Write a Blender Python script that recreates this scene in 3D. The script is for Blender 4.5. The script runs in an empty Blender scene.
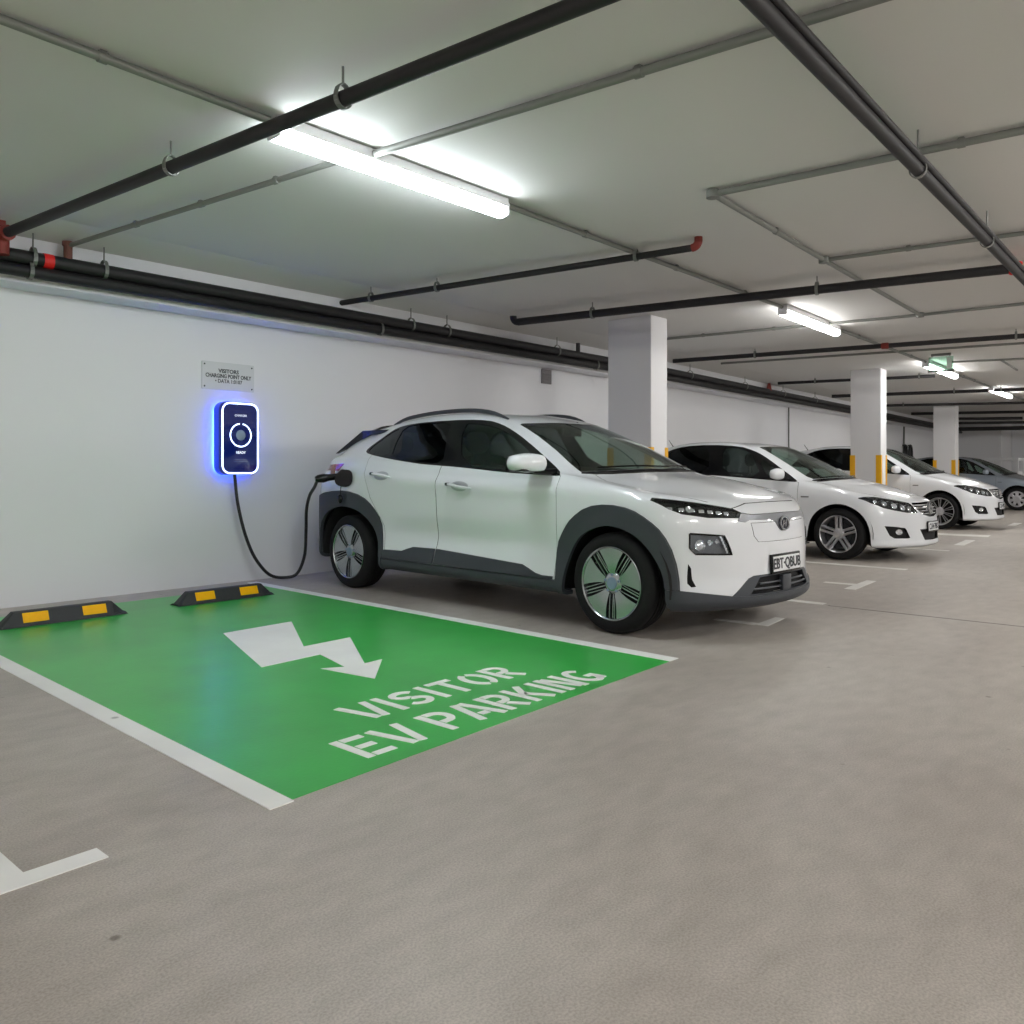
import bpy, bmesh, math, random
import numpy as np
from mathutils import Vector, Matrix
from mathutils.bvhtree import BVHTree
random.seed(7)
PI = math.pi
sc = bpy.context.scene
COL = sc.collection

# ------------------------------------------------------------------ camera geometry
F, HZ, H = 820.0, 470.0, 1.085
_n = math.hypot(714, 820)
RX, FX = 714/_n, 820/_n          # X axis: along the long wall; Y axis: towards the long wall
RY, FY = -FX, RX
CEIL = 2.95
WALLY = 7.23

def at(px, py, z):
    """point of the photo that lies on the horizontal plane z"""
    a, b = (px-512)/F, (HZ-py)/F
    t = (z-H)/b
    return Vector(((a*RX+FX)*t, (a*RY+FY)*t, z))

def atY(px, py, Y):
    a, b = (px-512)/F, (HZ-py)/F
    d = (a*RX+FX, a*RY+FY, b)
    t = Y/d[1]
    return Vector((d[0]*t, Y, H+d[2]*t))

def at_line(px, p0, p1):
    """parameter t of the point of the line p0-p1 (plan view) seen in image column px"""
    a = (px-512)/F
    d = (a*RX+FX, a*RY+FY)
    ex, ey = p1[0]-p0[0], p1[1]-p0[1]
    det = ex*(-d[1])+d[0]*ey
    return (-p0[0]*(-d[1]) - d[0]*p0[1])/det

# ------------------------------------------------------------------ materials
def srgb(r, g, b):
    def f(c):
        c /= 255.0
        return c/12.92 if c <= .04045 else ((c+.055)/1.055)**2.4
    return (f(r), f(g), f(b), 1)

def mat(name, col, rough=.5, metal=0, coat=0, emit=None, es=0, spec=.5, noise=0, nscale=8, bump=0, bscale=60, coatrough=.03):
    m = bpy.data.materials.new(name); m.use_nodes = True
    nt = m.node_tree; b = nt.nodes['Principled BSDF']
    b.inputs['Base Color'].default_value = col
    b.inputs['Roughness'].default_value = rough
    b.inputs['Metallic'].default_value = metal
    b.inputs['Coat Weight'].default_value = coat
    b.inputs['Coat Roughness'].default_value = coatrough
    b.inputs['Specular IOR Level'].default_value = spec
    if emit:
        b.inputs['Emission Color'].default_value = emit
        b.inputs['Emission Strength'].default_value = es
    if noise or bump:
        tc = nt.nodes.new('ShaderNodeTexCoord')
    if noise:
        n = nt.nodes.new('ShaderNodeTexNoise'); n.inputs['Scale'].default_value = nscale
        n.inputs['Detail'].default_value = 5
        nt.links.new(tc.outputs['Object'], n.inputs['Vector'])
        mx = nt.nodes.new('ShaderNodeMix'); mx.data_type = 'RGBA'
        mx.inputs['A'].default_value = tuple(c*(1-noise) for c in col[:3])+(1,)
        mx.inputs['B'].default_value = tuple(min(1, c*(1+noise)) for c in col[:3])+(1,)
        nt.links.new(n.outputs['Fac'], mx.inputs['Factor'])
        nt.links.new(mx.outputs['Result'], b.inputs['Base Color'])
    if bump:
        n2 = nt.nodes.new('ShaderNodeTexNoise'); n2.inputs['Scale'].default_value = bscale
        n2.inputs['Detail'].default_value = 4
        nt.links.new(tc.outputs['Object'], n2.inputs['Vector'])
        bp = nt.nodes.new('ShaderNodeBump'); bp.inputs['Strength'].default_value = bump
        bp.inputs['Distance'].default_value = .01
        nt.links.new(n2.outputs['Fac'], bp.inputs['Height'])
        nt.links.new(bp.outputs['Normal'], b.inputs['Normal'])
    return m

def glassmat(name, tint, refl=.06, rough=.02):
    m = bpy.data.materials.new(name); m.use_nodes = True
    nt = m.node_tree; nt.nodes.clear()
    o = nt.nodes.new('ShaderNodeOutputMaterial')
    t = nt.nodes.new('ShaderNodeBsdfTransparent'); t.inputs['Color'].default_value = tint
    g = nt.nodes.new('ShaderNodeBsdfGlossy'); g.inputs['Roughness'].default_value = rough
    g.inputs['Color'].default_value = (.85, .9, .9, 1)
    fr = nt.nodes.new('ShaderNodeFresnel')
    ge = nt.nodes.new('ShaderNodeNewGeometry'); mr = nt.nodes.new('ShaderNodeMapRange')
    mr.inputs['To Min'].default_value = 1.45; mr.inputs['To Max'].default_value = 1/1.45   # same reflectance on both faces of the pane
    nt.links.new(ge.outputs['Backfacing'], mr.inputs['Value']); nt.links.new(mr.outputs[0], fr.inputs['IOR'])
    mx = nt.nodes.new('ShaderNodeMixShader')
    nt.links.new(fr.outputs[0], mx.inputs[0]); nt.links.new(t.outputs[0], mx.inputs[1])
    nt.links.new(g.outputs[0], mx.inputs[2]); nt.links.new(mx.outputs[0], o.inputs['Surface'])
    return m

def concrete():
    m = bpy.data.materials.new('sealed_concrete'); m.use_nodes = True
    nt = m.node_tree; b = nt.nodes['Principled BSDF']; L = nt.links
    tc = nt.nodes.new('ShaderNodeTexCoord')
    def noise(s, d, rot=0, sx=1, dist=0):
        mp = nt.nodes.new('ShaderNodeMapping'); mp.inputs['Rotation'].default_value = (0, 0, rot)
        mp.inputs['Scale'].default_value = (sx, 1, 1)
        L.new(tc.outputs['Object'], mp.inputs['Vector'])
        n = nt.nodes.new('ShaderNodeTexNoise'); n.inputs['Scale'].default_value = s
        n.inputs['Detail'].default_value = d; n.inputs['Distortion'].default_value = dist
        L.new(mp.outputs[0], n.inputs['Vector']); return n
    n1 = noise(.9, 6, .5, .6, .6); n2 = noise(12, 8, .3, .5); n3 = noise(160, 2)
    r1 = nt.nodes.new('ShaderNodeValToRGB'); r1.color_ramp.elements[0].position = .3; r1.color_ramp.elements[1].position = .72
    r1.color_ramp.elements[0].color = srgb(170, 161, 153); r1.color_ramp.elements[1].color = srgb(200, 193, 185)
    L.new(n1.outputs['Fac'], r1.inputs[0])
    mx = nt.nodes.new('ShaderNodeMix'); mx.data_type = 'RGBA'; mx.blend_type = 'MULTIPLY'; mx.inputs['Factor'].default_value = 1
    r2 = nt.nodes.new('ShaderNodeValToRGB'); r2.color_ramp.elements[0].position = .3; r2.color_ramp.elements[1].position = .7
    r2.color_ramp.elements[0].color = (.84, .84, .83, 1); r2.color_ramp.elements[1].color = (1, 1, 1, 1)
    L.new(n2.outputs['Fac'], r2.inputs[0]); L.new(r1.outputs[0], mx.inputs['A']); L.new(r2.outputs[0], mx.inputs['B'])
    mx2 = nt.nodes.new('ShaderNodeMix'); mx2.data_type = 'RGBA'; mx2.blend_type = 'MULTIPLY'; mx2.inputs['Factor'].default_value = 1
    r3 = nt.nodes.new('ShaderNodeValToRGB'); r3.color_ramp.elements[0].position = .3; r3.color_ramp.elements[1].position = .65
    r3.color_ramp.elements[0].color = (.74, .74, .74, 1); r3.color_ramp.elements[1].color = (1.04, 1.04, 1.04, 1)
    L.new(n3.outputs['Fac'], r3.inputs[0]); L.new(mx.outputs['Result'], mx2.inputs['A']); L.new(r3.outputs[0], mx2.inputs['B'])
    # small dark oil specks
    v = nt.nodes.new('ShaderNodeTexVoronoi'); v.inputs['Scale'].default_value = 3.2; L.new(tc.outputs['Object'], v.inputs['Vector'])
    r4 = nt.nodes.new('ShaderNodeValToRGB'); r4.color_ramp.elements[0].position = .030; r4.color_ramp.elements[1].position = .050
    r4.color_ramp.elements[0].color = (.35, .33, .31, 1); r4.color_ramp.elements[1].color = (1, 1, 1, 1)
    L.new(v.outputs['Distance'], r4.inputs[0])
    mx3 = nt.nodes.new('ShaderNodeMix'); mx3.data_type = 'RGBA'; mx3.blend_type = 'MULTIPLY'; mx3.inputs['Factor'].default_value = .8
    L.new(mx2.outputs['Result'], mx3.inputs['A']); L.new(r4.outputs[0], mx3.inputs['B'])
    L.new(mx3.outputs['Result'], b.inputs['Base Color'])
    b.inputs['Specular IOR Level'].default_value = .45
    mr = nt.nodes.new('ShaderNodeMapRange'); mr.inputs['To Min'].default_value = .36; mr.inputs['To Max'].default_value = .56
    L.new(n1.outputs['Fac'], mr.inputs['Value']); L.new(mr.outputs[0], b.inputs['Roughness'])
    bp = nt.nodes.new('ShaderNodeBump'); bp.inputs['Strength'].default_value = .16; bp.inputs['Distance'].default_value = .01
    n4 = noise(45, 6, .4, .5); L.new(n4.outputs['Fac'], bp.inputs['Height']); L.new(bp.outputs['Normal'], b.inputs['Normal'])
    return m

def floorpaint(name, col, rough, wear=.06, spec=.5):
    m = bpy.data.materials.new(name); m.use_nodes = True
    nt = m.node_tree; b = nt.nodes['Principled BSDF']; L = nt.links
    tc = nt.nodes.new('ShaderNodeTexCoord')
    n = nt.nodes.new('ShaderNodeTexNoise'); n.inputs['Scale'].default_value = 2.2; n.inputs['Detail'].default_value = 8
    L.new(tc.outputs['Object'], n.inputs['Vector'])
    r = nt.nodes.new('ShaderNodeValToRGB'); r.color_ramp.elements[0].position = .28; r.color_ramp.elements[1].position = .62
    r.color_ramp.elements[0].color = tuple(c*(1-3*wear) for c in col[:3])+(1,); r.color_ramp.elements[1].color = col
    L.new(n.outputs['Fac'], r.inputs[0])
    v = nt.nodes.new('ShaderNodeTexVoronoi'); v.inputs['Scale'].default_value = 1.7; L.new(tc.outputs['Object'], v.inputs['Vector'])
    r4 = nt.nodes.new('ShaderNodeValToRGB'); r4.color_ramp.elements[0].position = .02; r4.color_ramp.elements[1].position = .035
    r4.color_ramp.elements[0].color = (.3, .3, .3, 1); r4.color_ramp.elements[1].color = (1, 1, 1, 1)
    L.new(v.outputs['Distance'], r4.inputs[0])
    mx3 = nt.nodes.new('ShaderNodeMix'); mx3.data_type = 'RGBA'; mx3.blend_type = 'MULTIPLY'; mx3.inputs['Factor'].default_value = .7
    L.new(r.outputs[0], mx3.inputs['A']); L.new(r4.outputs[0], mx3.inputs['B'])
    L.new(mx3.outputs['Result'], b.inputs['Base Color'])
    b.inputs['Roughness'].default_value = rough; b.inputs['Specular IOR Level'].default_value = spec
    n2 = nt.nodes.new('ShaderNodeTexNoise'); n2.inputs['Scale'].default_value = 60; L.new(tc.outputs['Object'], n2.inputs['Vector'])
    bp = nt.nodes.new('ShaderNodeBump'); bp.inputs['Strength'].default_value = .06; bp.inputs['Distance'].default_value = .01
    L.new(n2.outputs['Fac'], bp.inputs['Height']); L.new(bp.outputs['Normal'], b.inputs['Normal'])
    return m

M = dict(
    floor=concrete(),
    wall=mat('white_wall_paint', srgb(224, 225, 228), .6, noise=.015, nscale=1.5, bump=.04, bscale=25),
    ceil=mat('ceiling_paint', srgb(214, 213, 210), .75, noise=.02, nscale=.8, bump=.05, bscale=12),
    column=mat('column_paint', srgb(226, 226, 228), .55, noise=.012, nscale=2),
    green=floorpaint('green_floor_paint', srgb(62, 182, 80), .30),
    white=floorpaint('white_line_paint', srgb(243, 243, 241), .5, .03),
    greyline=floorpaint('faded_line_paint', srgb(232, 230, 225), .5, .05),
    joint=mat('joint_sealant', srgb(105, 102, 98), .7),
    paint=mat('white_car_paint', srgb(224, 227, 231), .3, coat=1.0, noise=.004, nscale=3),
    silver=mat('silver_blue_car_paint', srgb(150, 160, 172), .3, metal=.5, coat=1.0, noise=.01, nscale=3),
    black=mat('black_textured_plastic', srgb(52, 56, 62), .5, noise=.05, nscale=30),
    gloss=mat('gloss_black_trim', srgb(10, 11, 13), .2, coat=.1, spec=.35, noise=.02, nscale=5),
    dark=mat('dark_lining', srgb(10, 10, 11), .85, noise=.05, nscale=12),
    seat=mat('seat_cloth', srgb(34, 36, 38), .85, noise=.1, nscale=40),
    rubber=mat('tyre_rubber', srgb(19, 19, 20), .78, spec=.3, noise=.08, nscale=30, bump=.1, bscale=80),
    alloy=mat('silver_alloy', srgb(196, 196, 200), .28, metal=.85, noise=.01, nscale=4),
    chrome=mat('chrome', srgb(205, 208, 212), .09, metal=1, noise=.01, nscale=4),
    machined=mat('polished_wheel_face', srgb(172, 176, 178), .24, metal=1, noise=.01, nscale=4),
    greytrim=mat('satin_grey_trim', srgb(104, 106, 110), .4, metal=.3, noise=.01, nscale=4),
    glass=glassmat('car_glass', (.74, .82, .78, 1)),
    tint=glassmat('privacy_glass', (.30, .32, .33, 1)),
    clear=glassmat('clear_lamp_cover', (.95, .96, .97, 1)),
    lampbase=mat('lamp_bezel', srgb(60, 62, 66), .25, metal=.5, noise=.02, nscale=20),
    led=mat('lamp_reflector', srgb(225, 228, 232), .12, metal=.9, noise=.02, nscale=40),
    red=mat('red_lens', srgb(170, 20, 24), .15, coat=1, noise=.02, nscale=10),
    pipe=mat('black_steel_pipe', srgb(28, 26, 28), .58, metal=.0, noise=.08, nscale=10),
    galv=mat('galvanised_steel', srgb(128, 130, 126), .42, metal=.55, noise=.06, nscale=20),
    conduit=mat('painted_conduit', srgb(122, 124, 119), .5, metal=.2, noise=.05, nscale=8),
    redpipe=mat('red_primer', srgb(128, 42, 34), .55, noise=.1, nscale=12),
    rust=mat('rusty_brown_primer', srgb(112, 68, 58), .65, noise=.12, nscale=18),
    brightred=mat('bright_red_band', srgb(226, 30, 28), .5, noise=.04, nscale=12),
    lampbody=mat('lamp_housing', srgb(228, 230, 232), .4, noise=.01, nscale=4),
    tube=mat('lit_tube', (1, 1, 1, 1), .3, emit=(.88, .955, 1, 1), es=19),
    tube2=mat('lit_tube_far', (1, 1, 1, 1), .3, emit=(1.0, .99, .97, 1), es=13),
    tube3=mat('lit_tube_fill', (1, 1, 1, 1), .3, emit=(1.0, .985, .96, 1), es=66),  # for the added fill lamps out of view
    handleshade=mat('handle_cup_shade', srgb(176, 180, 184), .35, metal=.5, noise=.01, nscale=4),  # grey stands in for the shade in the door handle recess
    yellow=mat('yellow_guard', srgb(238, 178, 6), .45, noise=.04, nscale=10),
    stopblack=mat('black_rubber_stop', srgb(40, 41, 45), .6, noise=.1, nscale=30, bump=.15, bscale=70),
    stopyellow=mat('yellow_reflector', srgb(250, 182, 0), .5, spec=.2, noise=.05, nscale=50),
    chbody=mat('charger_blue_black', srgb(10, 40, 150), .3, coat=.6, noise=.03, nscale=6),
    chface=mat('charger_glass_face', srgb(6, 12, 60), .12, coat=.4, emit=(.0, .006, .08, 1), es=.35, noise=.02, nscale=6),
    ledring=mat('blue_white_led', (1, 1, 1, 1), .4, emit=(.50, .66, 1.0, 1), es=1.7),
    ledside=mat('blue_led_glow_strip', (.05, .1, .8, 1), .4, emit=(.04, .12, 1.0, 1), es=28.0),
    chside=mat('lit_blue_side', (.01, .03, .5, 1), .3, emit=(.004, .035, .55, 1), es=.32),
    chtext=mat('lit_white_print', (1, 1, 1, 1), .4, emit=(.7, .8, 1, 1), es=.3),
    chlogo=mat('grey_badge', srgb(120, 140, 160), .3, metal=.3, noise=.03, nscale=6),
    cable=mat('black_cable', srgb(18, 19, 21), .45, noise=.05, nscale=30),
    orange=mat('orange_brown_port_cover', srgb(150, 105, 80), .5, noise=.05, nscale=30),
    sign=mat('pale_sign_plate', srgb(205, 208, 210), .4, noise=.02, nscale=12),
    ink=mat('dark_print', srgb(48, 50, 56), .6, noise=.02, nscale=20),
    plate=mat('number_plate_white', srgb(222, 224, 226), .4, noise=.02, nscale=20),
    blueink=mat('navy_emblem', srgb(14, 20, 46), .3, coat=.3, noise=.02, nscale=20),
    greyvent=mat('grey_louvre', srgb(128, 124, 126), .6, noise=.03, nscale=12),
    exitgreen=mat('green_exit_panel', srgb(70, 140, 105), .3, noise=.02),
    exitwhite=mat('white_pictogram', srgb(225, 240, 232), .4, noise=.02),
    exitglass=glassmat('exit_sign_glass', (.62, .80, .71, 1)),
)

# ------------------------------------------------------------------ object helpers
def link(o, parent=None):
    COL.objects.link(o)
    if parent is not None: o.parent = parent
    return o

def tag(o, label, cat=None, group=None, kind=None):
    if label: o['label'] = label
    if cat: o['category'] = cat
    if group: o['group'] = group
    if kind: o['kind'] = kind
    return o

def empty(name, loc=(0, 0, 0), rz=0):
    o = bpy.data.objects.new(name, None); o.empty_display_size = .1
    o.location = loc; o.rotation_euler = (0, 0, rz)
    return link(o)

def finish(bm, name, material, parent=None, smooth=True, angle=35):
    me = bpy.data.meshes.new(name); bm.to_mesh(me); bm.free()
    mats = material if isinstance(material, (list, tuple)) else [material]
    for m in mats: me.materials.append(m)
    if smooth:
        me.polygons.foreach_set('use_smooth', [True]*len(me.polygons))
        me.set_sharp_from_angle(angle=math.radians(angle))
    return link(bpy.data.objects.new(name, me), parent)

def copy_tree(o, parent=None):
    c = o.copy(); COL.objects.link(c)
    if parent is not None: c.parent = parent
    for ch in list(o.children): copy_tree(ch, c)
    return c

def NB(): return bmesh.new()

def box(bm, c, s, rot=None, mi=0, bev=0):
    t = bmesh.new(); bmesh.ops.create_cube(t, size=1)
    for v in t.verts: v.co = Vector((v.co.x*s[0], v.co.y*s[1], v.co.z*s[2]))
    if bev: bmesh.ops.bevel(t, geom=t.edges[:], offset=bev, segments=2, affect='EDGES', profile=.5)
    m = Matrix.Translation(Vector(c)) @ (rot.to_4x4() if rot else Matrix())
    join(bm, t, m, mi)

def join(bm, t, m=None, mi=0):
    vs = {}
    for v in t.verts: vs[v] = bm.verts.new(m @ v.co if m else v.co)
    for f in t.faces:
        try:
            nf = bm.faces.new([vs[v] for v in f.verts]); nf.material_index = mi
        except ValueError: pass
    t.free()

def frame(d):
    d = Vector(d).normalized()
    up = Vector((0, 0, 1)) if abs(d.z) < .9 else Vector((1, 0, 0))
    a = d.cross(up).normalized(); b = a.cross(d)
    return a, b

def tube(bm, pts, r, n=12, cap=True, mi=0):
    pts = [Vector(p) for p in pts]; rr = r if isinstance(r, (list, tuple)) else [r]*len(pts)
    rings = []; a = None
    for i, p in enumerate(pts):
        d = (pts[min(i+1, len(pts)-1)]-pts[max(i-1, 0)]).normalized()
        if a is None: a, b = frame(d)
        else:
            a = (a-d*a.dot(d)).normalized(); b = a.cross(d)
        rings.append([bm.verts.new(p+(a*math.cos(2*PI*k/n)+b*math.sin(2*PI*k/n))*rr[i]) for k in range(n)])
    for i in range(len(rings)-1):
        for k in range(n):
            f = bm.faces.new((rings[i][k], rings[i][(k+1) % n], rings[i+1][(k+1) % n], rings[i+1][k])); f.material_index = mi
    if cap:
        bm.faces.new(rings[0][::-1]).material_index = mi; bm.faces.new(rings[-1]).material_index = mi

def lathe(bm, prof, axis='x', n=48, c=(0, 0, 0), mi=0, close=False):
    """prof: list of (a, r): a along the axis"""
    rings = []
    for a, r in prof:
        ring = []
        for k in range(n):
            t = 2*PI*k/n
            if axis == 'x': p = (a, r*math.cos(t), r*math.sin(t))
            elif axis == 'y': p = (r*math.cos(t), a, r*math.sin(t))
            else: p = (r*math.cos(t), r*math.sin(t), a)
            ring.append(bm.verts.new(Vector(p)+Vector(c)))
        rings.append(ring)
    rng = range(len(rings)) if close else range(len(rings)-1)
    for i in rng:
        j = (i+1) % len(rings)
        for k in range(n):
            f = bm.faces.new((rings[i][k], rings[i][(k+1) % n], rings[j][(k+1) % n], rings[j][k])); f.material_index = mi
    return rings

def prism(bm, poly, h0, h1, axis='z', mi=0):
    """extrude a 2D polygon. axis z: (x,y); axis x: (y,z); axis y: (x,z)"""
    def P(p, h):
        return {'z': (p[0], p[1], h), 'x': (h, p[0], p[1]), 'y': (p[0], h, p[1])}[axis]
    A = [bm.verts.new(P(p, h0)) for p in poly]; B = [bm.verts.new(P(p, h1)) for p in poly]
    n = len(poly)
    fs = [bm.faces.new(A[::-1]), bm.faces.new(B)]
    for i in range(n): fs.append(bm.faces.new((A[i], A[(i+1) % n], B[(i+1) % n], B[i])))
    for f in fs: f.material_index = mi
    return fs

def chaikin(p, n=1, keep=()):
    for _ in range(n):
        q = []
        for i in range(len(p)):
            a, b = p[i], p[(i+1) % len(p)]
            q += [(a[0]*.75+b[0]*.25, a[1]*.75+b[1]*.25), (a[0]*.25+b[0]*.75, a[1]*.25+b[1]*.75)]
        p = q
    return p

def grow(p, d):
    A = sum(p[i][0]*p[(i+1) % len(p)][1]-p[(i+1) % len(p)][0]*p[i][1] for i in range(len(p)))
    s = 1 if A > 0 else -1
    out = []
    n = len(p)
    for i in range(n):
        a, b, c = Vector(p[i-1]), Vector(p[i]), Vector(p[(i+1) % n])
        e1, e2 = (b-a), (c-b)
        if e1.length < 1e-6 or e2.length < 1e-6: out.append(tuple(b)); continue
        e1.normalize(); e2.normalize()
        n1, n2 = Vector((e1.y, -e1.x))*s, Vector((e2.y, -e2.x))*s
        m = (n1+n2)
        m = m.normalized() if m.length > 1e-6 else n1
        k = max(.5, m.dot(n1))
        out.append(tuple(b+m*(d/k)))
    return out

def text_mesh(bm, s, size, mtx, mi=0, depth=.001, bold=0, sx=1):
    cu = bpy.data.curves.new('t', 'FONT'); cu.body = s; cu.size = size; cu.align_x = 'CENTER'; cu.align_y = 'CENTER'
    cu.extrude = depth; cu.offset = bold; cu.resolution_u = 3
    o = bpy.data.objects.new('t', cu); COL.objects.link(o)
    dg = bpy.context.evaluated_depsgraph_get(); me = bpy.data.meshes.new_from_object(o.evaluated_get(dg))
    t = bmesh.new(); t.from_mesh(me)
    for v in t.verts: v.co.x *= sx
    join(bm, t, mtx, mi)
    bpy.data.objects.remove(o); bpy.data.curves.remove(cu); bpy.data.meshes.remove(me)

class Cut:
    """a prism cutter: polygon (two coordinates) extruded along the third axis"""
    def __init__(self, axis, poly, h0, h1):
        self.axis, self.poly, self.h0, self.h1 = axis, list(poly), h0, h1
    def bm(self, j=0.0):
        b = bmesh.new(); prism(b, [(p[0]+j*.00037, p[1]-j*.00041) for p in self.poly], self.h0+j*.0013, self.h1+j*.0011, self.axis, 1)
        bmesh.ops.recalc_face_normals(b, faces=b.faces[:]); return b
    def inside(self, c):
        k = {'x': (c[0], c[1], c[2]), 'y': (c[1], c[0], c[2]), 'z': (c[2], c[0], c[1])}[self.axis]
        if not self.h0 < k[0] < self.h1: return False
        x, y = k[1], k[2]; r = False; P = self.poly; q = P[-1]
        for p in P:
            if (p[1] > y) != (q[1] > y) and x < (q[0]-p[0])*(y-p[1])/(q[1]-p[1])+p[0]: r = not r
            q = p
        return r

def _bool1(me, cut, op, j, solver):
    a = bpy.data.objects.new('a', me); COL.objects.link(a)
    b_ = cut.bm(j); cm = bpy.data.meshes.new('c'); b_.to_mesh(cm); b_.free(); cm.materials.append(None); cm.materials.append(None)
    b = bpy.data.objects.new('b', cm); COL.objects.link(b)
    md = a.modifiers.new('m', 'BOOLEAN'); md.operation = op; md.solver = solver; md.object = b
    dg = bpy.context.evaluated_depsgraph_get(); dg.update()
    out = bpy.data.meshes.new_from_object(a.evaluated_get(dg))
    bpy.data.objects.remove(a); bpy.data.objects.remove(b); bpy.data.meshes.remove(cm)
    return out

def outer_area(me): return sum(p.area for p in me.polygons if p.material_index == 0)

def boolean(me, cutters, op='DIFFERENCE'):
    for cut in cutters:
        total = outer_area(me)
        ins = sum(p.area for p in me.polygons if p.material_index == 0 and cut.inside(p.center))
        want = ins if op == 'INTERSECT' else total-ins
        perim = sum((Vector(a)-Vector(b)).length for a, b in zip(cut.poly, cut.poly[1:]+cut.poly[:1]))
        tol = .02+.03*min(perim, 3)+.02*want
        done = None
        for j, solver in ((0, 'EXACT'), (1, 'EXACT'), (-1.7, 'EXACT'), (2.3, 'EXACT'), (.6, 'FAST')):
            o = _bool1(me, cut, op, j, solver)
            if abs(outer_area(o)-want) < tol and (want < .004 or len(o.polygons)): done = o; break
            bpy.data.meshes.remove(o)
        if done is None:
            print('BOOLEAN FALLBACK', op, cut.axis, [tuple(round(v, 2) for v in p) for p in cut.poly[:3]], total, want)
            b = bmesh.new(); b.from_mesh(me)
            dele = [f for f in b.faces if cut.inside(f.calc_center_median()) != (op == 'INTERSECT')]
            bmesh.ops.delete(b, geom=dele, context='FACES'); done = me.copy(); b.to_mesh(done); b.free()
        bpy.data.meshes.remove(me); me = done
    return me

# ------------------------------------------------------------------ car body: control rings -> surface
def catmull(P, sub, cent=.5):
    """P: (n, k, 3) -> interpolate along the first axis"""
    n = len(P); out = []
    for i in range(n-1):
        p1, p2 = P[i], P[i+1]
        p0 = P[i-1] if i > 0 else 2*p1-p2
        p3 = P[i+2] if i+2 < n else 2*p2-p1
        def dist(a, b): return np.maximum(np.linalg.norm(b-a, axis=-1, keepdims=True), 1e-3)**cent
        t0 = 0; t1 = t0+dist(p0, p1); t2 = t1+dist(p1, p2); t3 = t2+dist(p2, p3)
        for k in range(sub):
            t = t1+(t2-t1)*k/sub
            a1 = (t1-t)/(t1-t0)*p0+(t-t0)/(t1-t0)*p1
            a2 = (t2-t)/(t2-t1)*p1+(t-t1)/(t2-t1)*p2
            a3 = (t3-t)/(t3-t2)*p2+(t-t2)/(t3-t2)*p3
            b1 = (t2-t)/(t2-t0)*a1+(t-t0)/(t2-t0)*a2
            b2 = (t3-t)/(t3-t1)*a2+(t-t1)/(t3-t1)*a3
            out.append((t2-t)/(t2-t1)*b1+(t-t1)/(t2-t1)*b2)
    out.append(P[-1])
    return np.array(out)

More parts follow.
